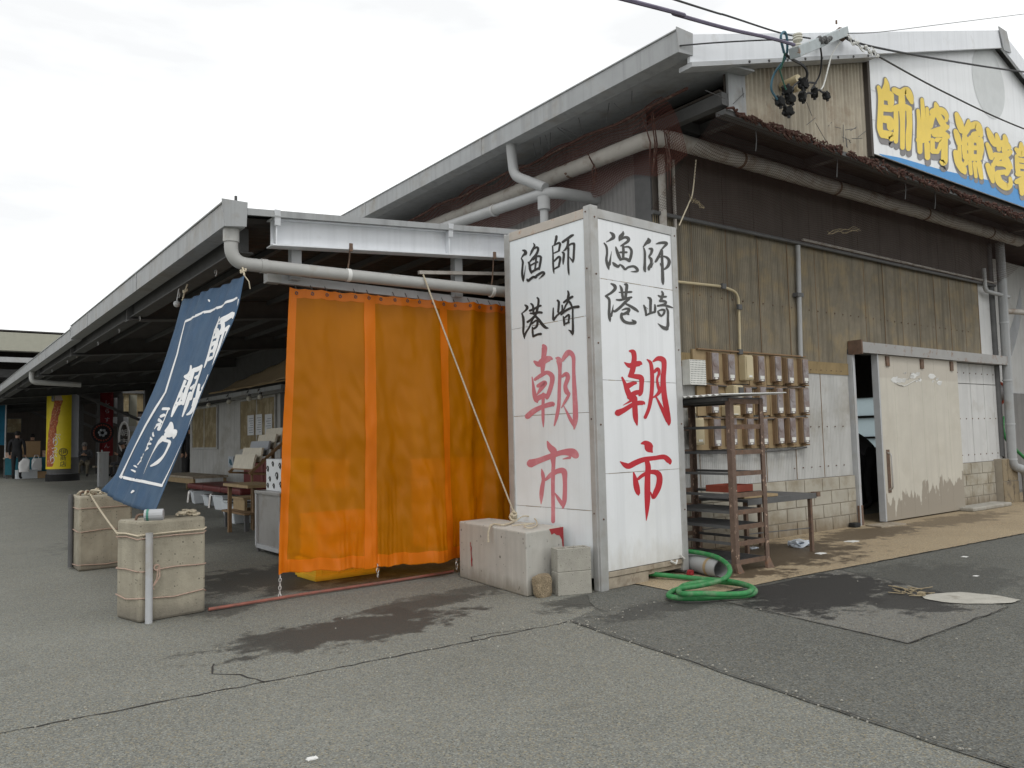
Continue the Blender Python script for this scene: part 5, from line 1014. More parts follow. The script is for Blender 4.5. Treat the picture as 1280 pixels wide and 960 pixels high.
wallbox(7.88, 2.07, .15, .30, .10, 'plain cream junction box in the top row of meters')
wallbox(6.95, 1.33, .17, .30, .09, 'cream junction box at the lower left end of the meters'); wallbox(6.9, 1.58, .08, .12, .06, 'tiny cream box on the wall beside the tower post')
t = wallbox(7.62, 1.77, .17, .17, .13, 'cream meter case with a dark round window in the middle row'); MB().box(7.60, 7.68, 5.745, 5.76, 1.74, 1.83).build('window', MT['steel_dark'], t)
wallbox(7.55, 1.56, .2, .12, .12, 'small pale yellow box hanging under the middle row of meters')
pf = MB().box(6.84, 7.11, 5.82, 5.828, 1.85, 2.13).box(6.84, 6.86, 5.828, 5.93, 1.85, 2.13).box(7.09, 7.11, 5.828, 5.93, 1.85, 2.13).build('vent_cover', MT['meter_label']); tag(pf, 'pale perforated square vent cover on the wall next to the tower', 'vent')
mb = MB()
for i in range(11):
    for j in range(11): x, z = 6.855 + i * .024, 1.865 + j * .025; mb.add([(x, 5.8192, z), (x + .011, 5.8192, z), (x + .011, 5.8192, z + .011), (x, 5.8192, z + .011)], [(0, 1, 2, 3)])
mb.build('holes', MT['steel_dark'], pf)

# hose and pipe on the apron
hp = [(835, 688), (868, 690), (897, 697), (912, 710), (906, 723), (880, 731), (850, 736), (838, 741), (838, 746), (865, 748), (905, 746), (935, 744), (944, 738), (930, 731), (890, 727), (858, 731), (849, 737), (852, 742), (880, 742), (912, 743), (934, 741), (939, 734), (915, 727), (880, 724), (850, 721), (820, 718), (800, 716)]
hz_ = [.20, .20, .19, .15, .09, .06, .04, .04, .04, .04, .04, .04, .04, .05, .05, .04, .04, .08, .085, .085, .085, .09, .07, .04, .04, .05, .05]
ho = MB().tube(catmull([tuple(AZ(x, y, z)) for (x, y), z in zip(hp, hz_)], 6), .0215, 10).build('garden_hose', MT['hose_green'], None, smooth='all'); tag(ho, 'thick green hose coiled on the concrete at the foot of the tower', 'hose')
a, b = AZ(852, 700, .085), AZ(902, 712, .085); pv = thing('pvc_pipe', 'short fat grey plastic pipe lying inside the green hose coil', 'pipe', b)
d = (b - a).normalized()
mb = MB().tube([a - d * .5, b], .085, 18, cap=False).tube([b, a - d * .5], .078, 18, cap=False); mb.build('tube', MT['pvc_light'], pv, smooth='all')
MB().tube([b - d * .17, b - d * .13], .088, 18, cap=False).build('tape', MT['wood_tan'], pv, smooth=True)
rd = rock(AZ(863, 716, .03), .035, None, 8, .6).build('litter', MT['red_paint'], None, smooth=True); tag(rd, 'crumpled red wrapper on the ground beside the grey pipe', 'litter')
def litter(x, y, s, m, lab, seed, flat=.25):
    o = rock(AZ(x, y, s * flat), s, None, seed, .9, (1.4, .9, flat)).build('litter', MT[m], None); return tag(o, lab, 'litter')
litter(1000, 679, .12, 'trash_blue', 'crumpled clear plastic bag by the table leg on wet concrete', 1, .4); litter(1065, 677, .085, 'white_paint', 'white scrap lying on the tan concrete before the door', 2, .1)
litter(1026, 692, .06, 'white_paint', 'torn white scrap at the foot of the table leg', 4, .15); litter(1163, 687, .09, 'white_paint', 'thin white scrap at the front edge of the tan concrete', 5, .06)
litter(1206, 696, .04, 'white_paint', 'tiny white scrap on the asphalt before the sliding door', 6, .1); litter(1220, 720, .03, 'white_paint', 'tiny white paper on the asphalt above the pale concrete patch', 7, .1)
litter(940, 685, .07, 'trash_blue', 'small crushed plastic scrap under the rusty rack', 9, .2); litter(390, 948, .022, 'white_paint', 'white speck of trash on the asphalt in the foreground', 11, .2)
mb = MB()
for i in range(26):
    q = AZ(1150 + random.uniform(-32, 8), 741 + random.uniform(-6, 4), .015); a = random.uniform(0, 6.28); l = random.uniform(.03, .16); mb.tube([q, q + Vector((math.cos(a) * l, math.sin(a) * l, random.uniform(0, .02)))], .004, 4)
mb2 = rock(AZ(1152, 742, .02), .035, None, 12, .7, (1.3, 1, .5)); mb.add(mb2.v, mb2.f); tag(mb.build('debris_pile', MT['straw']), 'small pile of straw and debris beside the pale concrete patch', 'debris')
bk = MB().box(10.0, 10.14, 5.80, 5.9, .01, .07).build('door_stop', MT['rubber'], None, bevel=.015); tag(bk, 'small black rubber stop on the ground beside the door jamb', 'door stop')
mt_ = MB().hexa([(10.2, 5.55, .012), (10.75, 5.5, .012), (10.8, 5.75, .012), (10.25, 5.8, .012), (10.2, 5.55, .03), (10.75, 5.5, .03), (10.8, 5.75, .03), (10.25, 5.8, .03)]).build('threshold_plate', MT['wood'], None); tag(mt_, 'flat pale board lying on the doorstep of the sliding door', 'board')
pu = thing('pump', 'dark pump motor with red ring mounted on the setback wall', 'pump', (16.2, 6.5, 1.9)); MB().tube([(15.55, 6.5, 1.95), (16.5, 6.6, 1.95)], .2, 16).build('motor', MT['pump_dark'], pu, smooth=True)
MB().tube([(16.5, 6.6, 1.95), (16.58, 6.61, 1.95)], .24, 16).build('ring', MT['red_dull'], pu, smooth=True); MB().box(15.7, 15.8, 6.45, 6.9, 1.4, 1.75).box(16.2, 16.3, 6.45, 6.9, 1.4, 1.75).build('bracket', MT['steel_dark'], pu); MB().tube(catmull([(16.3, 6.4, 1.5), (16.35, 6.4, 1.1), (16.9, 6.3, .7), (17.2, 6.3, .6)], 5), .03, 8).build('hose', MT['hose_green'], pu, smooth=True)
sv = MB()
for k in range(10): sv.tube(sag((15.25, 6.1, 2.2 + .05 * k), (17.5, 6.4, 3.6 + .05 * k), .35), .008, 4)
tag(sv.build('net_hammock', MT['galv']), 'grey folded net slung between downpipe and setback wall', 'net')

# ================================================================ UTILITY ARM, CABLES, CONNECTORS
a, b = AY(1055, 40, 4.66), AY(993, 66, 4.15)
ua = thing('cable_outrigger', 'weathered grey steel cable arm jutting from the gable roof with white insulators', 'cable arm', a)
MB().beam(a, b, .10, .10).build('arm', MT['arm_grey'], ua, bevel=.006)
MB().beam(a + Vector((.02, .1, -.02)), a - (b - a).normalized() * -.005, .11, .11).build('arm_end', MT['rust'], ua)
MB().beam(a + (b - a) * .1, Vector((a.x, 4.74, roofz(a.x) - .02)), .05, .05).beam(a + (b - a) * .45, Vector((a.x - .4, 4.74, roofz(a.x - .4) - .05)), .04, .04).build('bracket', MT['arm_grey'], ua)
for px, py in ((997, 47), (996, 60)):
    q = AY(px, py, 4.2); mb = MB()
    for k in range(3): mb.lathe([(.02, -.03), (.045, -.012), (.045, .0), (.02, .012)], q + Vector((0, 0, .025 * k - .02)), 12)
    mb.build('insulator', MT['porcelain'], ua, smooth=True)
MB().tube([a + Vector((-.15, 0, .05)), a + Vector((-.15, 0, .09))], .012, 6).build('bolt', MT['rust'], ua)
mb = MB()
for k in range(9): q = AY(1020 + k * 2.2, 52 - k % 3 * 2, 4.3); mb.ball(q, .028, 6, 4)
mb.build('clamp', MT['steel_dark'], ua)
def cable(pts, r, m, lab):
    o = MB().tube(catmull([tuple(p) for p in pts], 8), r, 6).build('cable', MT[m], None, smooth=True); return tag(o, lab, 'cable', 'overhead cables')
far1 = AY(780, 0, 3.6) ; d_ = AY(780, 0, 3.6) - AY(985, 52, 4.2)
cable([AY(780, 0, 3.6) + d_ * 3, AY(780, -1, 3.6), AY(845, 18, 3.8), AY(910, 36, 4.0), AY(960, 47, 4.12), AY(993, 56, 4.18)], .015, 'cable_purple', 'thickest purple grey power cable sagging in from the top edge')
cable([AY(845, 0, 3.8) + (AY(845, 0, 3.8) - AY(975, 42, 4.3)) * 3, AY(845, 0, 3.8), AY(910, 20, 4.0), AY(975, 41, 4.3), AY(1013, 48, 4.4)], .008, 'cable', 'thin upper power cable running in above the thickest cable')
cable([AY(850, 57, 4.70), AY(900, 53, 4.6), AY(960, 50, 4.4), AY(995, 50, 4.3)], .007, 'cable', 'thin wire running along the barge board to the cable arm')
cable([AY(1055, 45, 4.6), AY(1085, 57, 4.6), AY(1180, 75, 4.6), AY(1290, 91, 4.6), AY(1400, 100, 4.6)], .012, 'cable', 'dark cable crossing the upper gable sign nearly level')
cable([AY(1057, 48, 4.6), AY(1090, 66, 4.6), AY(1180, 115, 4.6), AY(1285, 163, 4.6), AY(1420, 210, 4.6)], .010, 'cable', 'dark cable slanting down across the gable sign towards the right')
cable([AY(1057, 42, 4.6), AY(1100, 40, 4.6), AY(1180, 30, 4.6), AY(1300, 15, 4.5)], .004, 'cable', 'hair thin wire rising to the right against the sky')
mb = MB()
for k in range(8): q = AY(1062 + 5 * k, 48 + 2.6 * k + (k % 2) * 4, 4.58); mb.ball(q, .022, 6, 4).tube(arc(tuple(q), .05, k, k + 3, 6, (1, 0, 0), (0, .3, 1)), .006, 4)
tag(mb.build('wire_splices', MT['cable_white']), 'row of pale wire splices at the end of the cable arm', 'cable')
def drop(pts, r, m, lab): return cable([AY(x, y, yy) for x, y, yy in pts], r, m, lab)
drop([(980, 66, 4.25), (976, 46, 4.2), (981, 40, 4.2), (984, 52, 4.22), (982, 72, 4.3), (968, 92, 4.45), (964, 110, 4.5), (970, 122, 4.52), (974, 126, 4.52)], .012, 'cable_blue', 'blue grey cable looping down to the leftmost connector')
drop([(981, 66, 4.25), (977, 84, 4.35), (975, 88, 4.4), (981, 108, 4.5), (983, 112, 4.5)], .008, 'cable_green', 'thin green cable hanging down to the upper left connector')
drop([(982, 68, 4.25), (990, 74, 4.3), (1004, 82, 4.4), (1009, 92, 4.45), (1006, 103, 4.5)], .014, 'cable', 'dark cable arching over to the largest black connector')
drop([(1025, 56, 4.3), (1027, 72, 4.35), (1025, 92, 4.45), (1018, 106, 4.5), (1014, 112, 4.5)], .009, 'cable', 'dark cable dropping from the arm to the right connectors')
drop([(1050, 52, 4.6), (1040, 68, 4.6), (1036, 82, 4.58), (1030, 105, 4.55), (1026, 112, 4.52)], .008, 'cable_white', 'white cable dropping from the arm end to the right connector')
lab_ = ['fist sized black cable connector at the top of the hanging bunch', 'black cable connector furthest left in the hanging bunch', 'lowest black cable connector of the hanging bunch', 'black cable connector left of the cream conduit stub', 'black cable connector just above the lowest one', 'black cable connector below the fist sized top one', 'tilted black cable connector right of the bunch centre', 'rightmost small black cable connector on its own wire']
for (px, py, s), lb in zip(((1004, 105, .066), (975, 127, .06), (985, 139, .06), (984, 113, .06), (988, 124, .06), (1003, 121, .06), (1018, 116, .062), (1033, 120, .05)), lab_):
    q = AY(px, py, 4.52); t = thing('cable_connector', lb, 'connector', q, random.uniform(-.6, .6), 'black connectors below the cable arm')
    rock((0, 0, 0), s, None, px, .35, (1, .8, 1)).build('body', MT['black_net'], t, local=True)
    mb = MB()
    for k in range(5): a_ = k * 1.257 + px; mb.tube([(0, 0, 0), (math.cos(a_) * s * 1.15, 0, math.sin(a_) * s * 1.15)], s * .28, 5)
    mb.build('cap', MT['black_plastic'], t, local=True)
mb = MB()
for a_, b_ in (((1004, 108), (1020, 104)), ((975, 127), (985, 138)), ((988, 124), (983, 114)), ((1003, 120), (1018, 118)), ((1018, 114), (1030, 117)), ((1004, 105), (1003, 120))): mb.tube([AY(*a_, 4.53), AY((a_[0] + b_[0]) / 2, (a_[1] + b_[1]) / 2 - 3, 4.5), AY(*b_, 4.53)], .011, 6)
mb.tube(catmull([tuple(AY(x, y, 4.53)) for x, y in ((1004, 100), (996, 104), (991, 110), (990, 122))], 5), .009, 5); tag(mb.build('cable', MT['cable'], None, smooth=True), 'short black leads linking the hanging connectors', 'cable', 'overhead cables')
for (x0, y0), (x1, y1), r in (((977, 108), (998, 98), .045), ((989, 114), (1000, 110), .03)):
    p0, p1 = AY(x0, y0, 4.88), AY(x1, y1, 4.66); o = MB().tube([p0, p1], r, 12).build('conduit_stub', MT['cream_box'], None, smooth=True); tag(o, ('upper thick' if r > .04 else 'lower thin') + ' cream conduit stub poking from the gable cladding', 'conduit')

# ================================================================ KIOSK ALONG THE SIDE WALL
ks = thing('kiosk', 'grey corrugated kiosk front with stained windows under the canopy', 'kiosk', (6.45, 20, gz(20)))
KY0, KY1 = 17.0, 24.4
MB().corr((6.45, KY1, 0), (0, KY0 - KY1, 0), (0, 0, 3.4), .075, .012, 6, (-1, 0, 0)).build('wall', MT['sheet_grey'], ks, smooth='all')
MB().box(6.47, 6.52, KY0, KY1, 0, 3.4).build('wall_lining', MT['board_dark'], ks)
MB().box(6.38, 6.5, KY0 - .55, KY0 - .02, 0, 3.4).build('end_post', MT['steel_dark'], ks)
for y0, y1, z0, z1 in ((17.4, 19.75, 1.19, 2.36), (21.7, 24.0, 1.25, 2.33)):
    w_ = MB().box(6.41, 6.425, y0, y1, z0, z1).build('window', MT['window_brown'], ks)
    mb = MB().box(6.395, 6.435, y0 - .05, y0, z0 - .05, z1 + .05).box(6.395, 6.435, y1, y1 + .05, z0 - .05, z1 + .05).box(6.395, 6.435, y0, y1, z0 - .05, z0).box(6.395, 6.435, y0, y1, z1, z1 + .05).box(6.40, 6.43, (y0 + y1) / 2 - .02, (y0 + y1) / 2 + .02, z0, z1); mb.build('frame', MT['sheet_grey'], w_)
MB().box(6.25, 6.46, KY0 - .6, 20.1, 2.42, 2.50).box(6.22, 6.25, KY0 - .6, 20.1, 2.40, 2.53).build('shutter_rail', MT['galv'], ks)
MB().box(6.39, 6.44, 20.2, 24.4, 2.42, 3.45).box(6.39, 6.44, KY0, 20.19, 2.55, 3.45).build('fascia_and_shade_band', MT['steel_dark'], ks)  # far run is fascia; near run is a dark board standing for roof shade
for i, (y0, y1, z0, z1) in enumerate(((18.75, 19.2, 1.52, 2.0), (18.2, 18.62, 1.52, 2.0), (17.55, 18.0, 1.48, 1.98))):
    t = thing('poster', ('left', 'middle', 'right')[i] + ' white printed notice of the three on the right kiosk window', 'poster', (6.40, (y0 + y1) / 2, z0), 0, 'notices on the kiosk window')
    MB().box(6.398, 6.402, y0, y1, z0, z1).build('sheet', MT['paper'], t)
    mb = MB()
    for k in range(7): mb.box(6.3965, 6.3972, y0 + .05, y1 - .05 - random.uniform(0, .18), z0 + .06 + k * .055, z0 + .075 + k * .055)
    mb.build('printing', MT['paper_ink'], t)
q = AX(239 + 50, 577, 6.42); pc = MB().box(6.41, 6.42, q.y - .2, q.y + .2, q.z - .13, q.z + .13).build('photo_print', MT['trash_blue']); tag(pc, 'small bluish photo print stuck on the grey kiosk wall', 'photo')
MB().add([(6.4085, q.y + dy, q.z + dz) for dy, dz in ((-.15, -.08), (.0, -.1), (.15, -.02), (.1, .08), (-.05, .03))], [(0, 1, 2, 3, 4)]).build('printing', MT['cable_blue'], pc)
# awning and its lamp rail
aw = thing('awning', 'sagging tan cloth awning stretched above the kiosk windows', 'awning', (5.9, 17.5, 2.6))
MB().grid(lambda u, v: Vector((5.75 + .62 * v, 20.1 - 5.3 * u, 2.58 - .04 * math.sin(u * 3.14) + v * (.28 + .45 * u) - .06 * math.sin(v * 3.14) + .015 * math.sin(u * 30))), 40, 12).build('cloth', MT['tan_cloth'], aw, smooth='all', solid=.004)
MB().tube([(5.76, 20.1, 2.57), (5.76, 14.8, 2.54)], .018, 6).build('edge_batten', MT['wood_tan'], aw)
lr = thing('lamp_rail', 'grey rail of bare bulbs running below the tan awning', 'lamp rail', (5.8, 18, 2.45))
MB().beam((5.84, 24.5, 2.46), (5.84, 15.4, 2.44), .08, .09).build('rail', MT['gutter'], lr)
for i, y in enumerate((21.6, 20.3, 18.7, 17.3, 16.6)):
    b_ = MB().ball((5.80, y, 2.30), .06, 10, 6).build('bulb', MT['porcelain'], lr, smooth=True); MB().tube([(5.82, y, 2.41), (5.80, y, 2.34)], .03, 8).tube([(5.82, y + .06, 2.5), (5.75, y, 2.42)], .012, 5).build('socket', MT['steel_dark'], b_)
# bench table, couch, tubs
tb = thing('bench_table', 'low wooden bench table at the left end of the red couch', 'table', (5.3, 20.8, gz(20.8)))
g_ = gz(20.3); MB().box(5.05, 5.85, 18.9, 22.3, g_ + .44, g_ + .49).build('top', MT['wood'], tb, bevel=.005); MB().box(5.08, 5.1, 18.95, 22.2, g_ + .32, g_ + .438).build('apron', MT['wood_tan'], tb)
for x, y in ((5.1, 19.0), (5.8, 19.0), (5.1, 22.2), (5.8, 22.2)): MB().box(x - .03, x + .03, y - .03, y + .03, gz(y), g_ + .43).build('leg', MT['wood_tan'], tb)
co = thing('couch', 'dark red two seat leather couch on bent chrome legs', 'couch', (5.3, 16.6, gz(16.6))); g_ = gz(16.5)
for y0, y1 in ((15.0, 16.2), (16.22, 17.4), (17.42, 18.6)):
    MB().box(4.85, 5.75, y0, y1, g_ + .33, g_ + .45).build('seat_cushion', MT['leather'], co, bevel=.04)
for y0, y1 in ((14.95, 16.15), (16.2, 17.4)): MB().box(5.70, 5.86, y0, y1, g_ + .42, g_ + .98).build('back_cushion', MT['leather'], co, bevel=.05)
for y in (15.1, 16.8, 18.4):
    MB().tube(bendpath([(4.82, y, g_ + .0), (4.85, y, g_ + .31), (5.8, y, g_ + .31), (5.85, y, g_)], .1), .03, 8).build('leg', MT['chrome'], co, smooth=True)
def tub(x, y, s, lab):
    t = thing('plastic_tub', lab, 'tub', (x, y, gz(y)), random.uniform(-.2, .2), 'white tubs under the couch')
    h = .26 * s; a, b = .17 * s, .21 * s
    MB().hexa([(-a, -a, 0), (a, -a, 0), (a, a, 0), (-a, a, 0), (-b, -b, h), (b, -b, h), (b, b, h), (-b, b, h)]).build('body', MT['bucket'], t, local=True, bevel=.02)
    MB().box(-b - .02, b + .02, -b - .02, b + .02, h + .001, h + .02).build('rim', MT['bucket'], t, local=True, bevel=.006); MB().box(-b + .03, b - .03, -b + .03, b - .03, h + .021, h + .03).build('contents', MT['gravel_dark'], t, local=True); return t
for (x, y, s), l in zip(((5.0, 18.0, 1), (5.02, 17.25, .8), (5.0, 16.2, 1.05), (5.02, 15.4, .95), (4.6, 14.2, 1.2), (4.42, 13.45, 1.2)), ('white tub at the far left end below the couch', 'smallest white tub below the couch', 'white tub below the middle of the couch', 'white tub below the near couch seat', 'white tub past the near end of the couch', 'large white tub beside the low brown table')): tub(x, y, s, l)
bg_ = rock((4.62, 14.4, .17), .2, None, 5, .5, (.7, .7, 1.1)).build('plastic_bag', MT['bag_white'], None, smooth=True); tag(bg_, 'limp white plastic bag hanging beside the tubs', 'bag')
lt = thing('low_table', 'low brown slatted table beside the white tubs', 'table', (4.6, 12.6, 0))
mb = MB()
for k in range(6): mb.box(3.95 + k * .1, 4.04 + k * .1, 12.0, 13.1, .24, .27)
mb.build('top', MT['wood_brown'], lt)
for x, y in ((4.0, 12.05), (4.45, 12.05), (4.0, 13.0), (4.45, 13.0)): MB().box(x - .03, x + .03, y - .03, y + .03, 0, .24).build('leg', MT['steel_dark'], lt)
pt_ = MB().box(4.1, 4.65, 12.5, 13.1, .44, .47).box(4.12, 4.16, 12.5, 13.05, .272, .44).box(4.6, 4.64, 12.5, 13.05, .272, .44).build('pallet', MT['wood_tan']); tag(pt_, 'small tan pallet stacked on the low brown slatted table', 'pallet')
# pamphlet rack and hanging shelf
pr = thing('pamphlet_rack', 'stepped rack of pale pamphlets leaning in front of the kiosk wall', 'rack', (5.2, 12.9, 0))
for k in range(5):
    x = 4.17 + .13 * k; z = .92 + .105 * k
    MB().hexa([(x, 12.3 + .05 * k, z), (x + .03, 12.3 + .05 * k, z), (x + .03, 13.25, z), (x, 13.25, z), (x + .05, 12.3 + .05 * k, z + .22), (x + .08, 12.3 + .05 * k, z + .22), (x + .08, 13.25, z + .22), (x + .05, 13.25, z + .22)]).build('pamphlets', MT['pamphlet'] if k != 2 else MT['cloth_pale'], pr)
    MB().box(x - .01, x + .05, 12.28, 13.27, z - .02, z - .002).build('ledge', MT['wood_brown'], pr)
mb = MB(); mb.beam((4.12, 12.28, .85), (4.87, 12.28, 1.5), .04, .04).beam((4.12, 13.28, .85), (4.87, 13.28, 1.5), .04, .04).beam((4.82, 12.28, 0), (4.87, 12.28, 1.5), .05, .05).beam((4.82, 13.28, 0), (4.87, 13.28, 1.5), .05, .05).beam((4.12, 12.28, .85), (4.84, 12.28, .8), .03, .03).beam((4.12, 13.28, .85), (4.84, 13.28, .8), .03, .03).beam((4.17, 12.3, 0), (4.17, 12.3, .85), .03, .03); mb.build('stand', MT['wood_brown'], pr)
sh = thing('side_shelf', 'thin brown wooden shelf board below the pamphlet rack', 'shelf', (4.5, 11.6, .7)); MB().box(3.7, 4.2, 11.1, 12.2, .69, .73).build('board', MT['wood_tan'], sh); MB().box(4.10, 4.15, 11.15, 11.2, 0, .69).box(4.12, 4.17, 12.1, 12.15, 0, .69).box(3.75, 3.8, 12.1, 12.15, 0, .69).build('leg', MT['wood_brown'], sh)
# stainless counter with patterned box
ct = thing('steel_counter', 'stainless steel counter cabinet standing at the left edge of the orange curtain', 'counter', (3.7, 9.3, 0))
MB().box(3.33, 4.3, 8.9, 9.75, .70, .74).build('top', MT['stainless'], ct, bevel=.006)
MB().box(3.36, 4.28, 8.94, 9.7, .10, .698).build('cabinet', MT['stainless'], ct); MB().box(3.34, 4.29, 8.92, 8.96, .05, .099).box(3.34, 3.38, 8.92, 9.72, .05, .098).build('plinth_rail', MT['galv'], ct)
MB().box(3.335, 3.37, 9.685, 9.735, .07, .699).box(3.335, 3.37, 8.91, 8.945, .07, .699).build('corner_post', MT['galv'], ct)
for x, y in ((3.37, 8.95), (3.37, 9.7), (4.25, 8.95), (4.25, 9.7)): MB().tube([(x, y, 0), (x, y, .07)], .02, 8).build('foot', MT['steel_dark'], ct)
bx = thing('patterned_box', 'pale cardboard box printed with dark crab motifs on the steel counter', 'box', (3.6, 9.3, .74)); MB().box(3.42, 3.76, 9.02, 9.58, .741, 1.12).build('carton', MT['paper'], bx, bevel=.006)
mb = MB()
for (y, z, r) in ((9.12, 1.04, .035), (9.35, 1.06, .03), (9.52, 1.0, .035), (9.22, .92, .045), (9.45, .88, .03), (9.1, .82, .035), (9.32, .8, .03), (9.52, .80, .03)):
    for k in range(3): mb.tube(arc((3.4185, y, z), r * (1 - k * .3), k, k + 4.5, 8, (0, 1, 0), (0, 0, 1)), .0055, 4)
mb.build('print', MT['ink'], bx)

# ================================================================ FAR MARKET
fb = thing('far_hall', 'distant open market hall with long pale eave beam and dark interior', 'building', (0, 38, .2))
MB().box(-40, 30, 38, 38.5, 5.35, 6.15).build('fascia', MT['far_fascia'], fb); MB().box(-40, 30, 37.8, 37.98, 4.86, 5.06).build('gutter_pipe', MT['pvc_light'], fb)
MB().hexa([(-40, 38, 6.1), (30, 38, 6.1), (30, 62, 8), (-40, 62, 8), (-40, 38, 6.2), (30, 38, 6.2), (30, 62, 8.1), (-40, 62, 8.1)]).build('roof', MT['roof_under'], fb)
MB().box(-40, 30, 58, 58.4, .2, 8).build('rear_wall', MT['board_dark'], fb)
mb = MB()
for x in (-30, -18, -6, 26): mb.box(x, x + .4, 38.1, 38.5, .2, 5.35)
mb.build('post', MT['steel_dark'], fb)
mb = MB().box(-40, 30, 40, 40.3, 4.4, 4.75).box(-40, 30, 45, 45.3, 4.5, 4.9); mb.build('truss', MT['steel_dark'], fb)
ew = thing('end_wall', 'dark timber end wall with rows of yellowish window panes deep under the canopy', 'wall', (9, 36, .2))
MB().box(6.5, 16, 36.2, 36.3, .2, 2.7).box(6.5, 16, 36.2, 36.3, 4.5, 5.4).build('boards', MT['board_dark'], ew)
for i in range(7): x = 6.7 + i * 1.15; MB().box(x, x + .95, 36.22, 36.26, 2.8, 4.4).build('window', MT['window_brown'], ew)
mb = MB()
for i in range(8): mb.box(6.52 + i * 1.15, 6.66 + i * 1.15, 36.1, 36.3, 2.7, 4.5)
mb.beam((6.5, 36.0, 4.6), (9.5, 36.0, 2.9), .2, .2).beam((12.5, 36.0, 4.6), (9.5, 36.0, 2.9), .2, .2).box(6.5, 16, 36.05, 36.15, 3.55, 3.65); mb.build('frame', MT['steel_dark'], ew)
wn = thing('lit_window', 'small pale yellow window far back behind the stall', 'window', AY(18, 532, 57.8)); q = wn.location; MB().box(q.x - .36, q.x + .36, 57.86, 57.9, q.z - .42, q.z + .42).build('pane', MT['window_brown'], wn); MB().box(q.x - .42, q.x + .42, 57.91, 57.95, q.z - .48, q.z + .48).build('frame', MT['steel_dark'], wn)
# yellow wrapped column
CXY = Vector((4.075, 31.4, .2)); CR = .50
cl = thing('wrapped_column', 'round pillar wrapped in a yellow poster of a giant fried shrimp', 'column', CXY)
MB().lathe([(CR - .03, 0), (CR - .03, 3.6)], CXY, 40).build('shaft', MT['col_grey'], cl, smooth=True); MB().lathe([(CR + .02, 0), (CR + .02, .22), (CR - .0, .24)], CXY, 40).build('base', MT['rubber'], cl, smooth=True); MB().lathe([(CR - .02, .25), (CR - .02, .80)], CXY, 40, cap=False).build('band', MT['steel_dark'], cl, smooth=True)
va = math.atan2(-CXY.y, -CXY.x)      # direction that looks back to the viewer's side
def cylp(a, z, o=0): return CXY + Vector((math.cos(va + a) * (CR + o), math.sin(va + a) * (CR + o), z))
MB().grid(lambda u, v: cylp(-1.75 + 2.24 * u, .42 + 3.1 * v, .012), 40, 2).build('poster', MT['yellow_wrap'], cl, smooth='all')
def smid(t): return -.90 + .62 * t - .14 * math.sin(t * 3)
def swid(t): return .36 * (1 - .35 * t) + .02 * math.sin(t * 40)
MB().grid(lambda u, v: cylp(smid(v) + (u - .5) * 2 * swid(v) * (.6 + .4 * math.sin(min(1, v * 6 + .2) * 1.57)), .5 + 2.25 * v, .016), 12, 60).build('shrimp_picture', MT['shrimp'], cl, smooth='all')
MB().grid(lambda u, v: cylp(smid(1) + (u - .5) * .5 * (1 - v) + v * -.12, 2.752 + .62 * v, .016), 8, 12).build('tail_picture', MT['shrimp_tail'], cl, smooth='all')
def coltext(body, a, z, size, m, o=.022, bold=0):
    y = z
    for ch in body:
        V, Fc = text_shape(ch, size); MB().add([cylp(a + (v.x) / CR, y + v.y, o) for v in V], Fc).build('lettering', MT[m], cl); y -= size * 1.02
for k, (ch, a) in enumerate(zip('ぷりっぷり', (-.40, -.46, -.52, -.58, -.64))): coltext(ch, a, 1.42 - .2 * k, .27, 'white_paint')
coltext('伊商店', .02, .92, .20, 'ink'); MB().tube([cylp(.02 + .125 * math.cos(t * .314) / CR, .99 + .125 * math.sin(t * .314), .02) for t in range(20)], .010, 5, closed=True).build('ring', MT['ink'], cl)
MB().grid(lambda u, v: cylp(-.78 + .23 * u, 2.72 + .62 * v, .020), 6, 2).build('name_box', MT['ink'], cl); MB().grid(lambda u, v: cylp(-.76 + .19 * u, 2.74 + .58 * v, .023), 6, 2).build('name_box_fill', MT['cloth_pale'], cl); coltext('活海老', -.665, 3.15, .17, 'ink', .026)
# red streamer banner behind the column
nb = thing('streamer_banner', 'dark red vertical cloth banner hanging behind the yellow column', 'banner', (5.9, 33, .2)); q = AY(104, 540, 33.4)
MB().grid(lambda u, v: Vector((5.55 + .45 * u, 33.4 + .05 * math.sin(v * 9 + u * 4), 1.0 + 2.5 * v)), 6, 16).build('cloth', MT['red_cloth'], nb, solid=.004); mb = MB()
for k in range(6): V, Fc = text_shape('しらすうどん'[k], .2); mb.add([(5.78 + v.x, 33.33, 2.95 - .33 * k + v.y) for v in V], Fc)
mb.build('lettering', MT['cloth_pale'], nb); MB().tube([(5.53, 33.4, .2), (5.53, 33.4, 3.55)], .02, 6).build('pole', MT['steel_dark'], nb)
# bin post, white post, wreath disc, oval sign, red sign
q = AZ(129.5, 608, gz(25)); bx0 = q.x; by0 = q.y; bn = thing('bollard_bin', 'grey square metal post beside the seated people', 'post', (4.42, 25.2, gz(25.2))); MB().box(bx0 - .15, bx0 + .11, by0 - .13, by0 + .13, gz(25), gz(25) + .96).build('body', MT['gutter'], bn, bevel=.01); MB().box(bx0 - .165, bx0 + .125, by0 - .145, by0 + .145, gz(25) + .961, gz(25) + .99).build('cap', MT['galv'], bn)
wp = thing('white_post', 'slender white steel post behind the dark wreath', 'post', (6.6, 33, .2)); MB().box(6.5, 6.75, 33, 33.2, .2, 3.3).build('shaft', MT['far_fascia'], wp); MB().box(6.45, 7.9, 32.98, 33.22, 1.9, 2.1).build('arm', MT['galv'], wp)
rs = MB().box(6.75, 7.2, 32.9, 32.95, 1.5, 1.85).build('small_sign', MT['red_ink']); tag(rs, 'small red board fixed on the white post', 'sign')
wr = thing('wreath_disc', 'large dark round wreath with a pale flower centre on a thin stand', 'wreath', AY(128, 541, 31)); q = wr.location
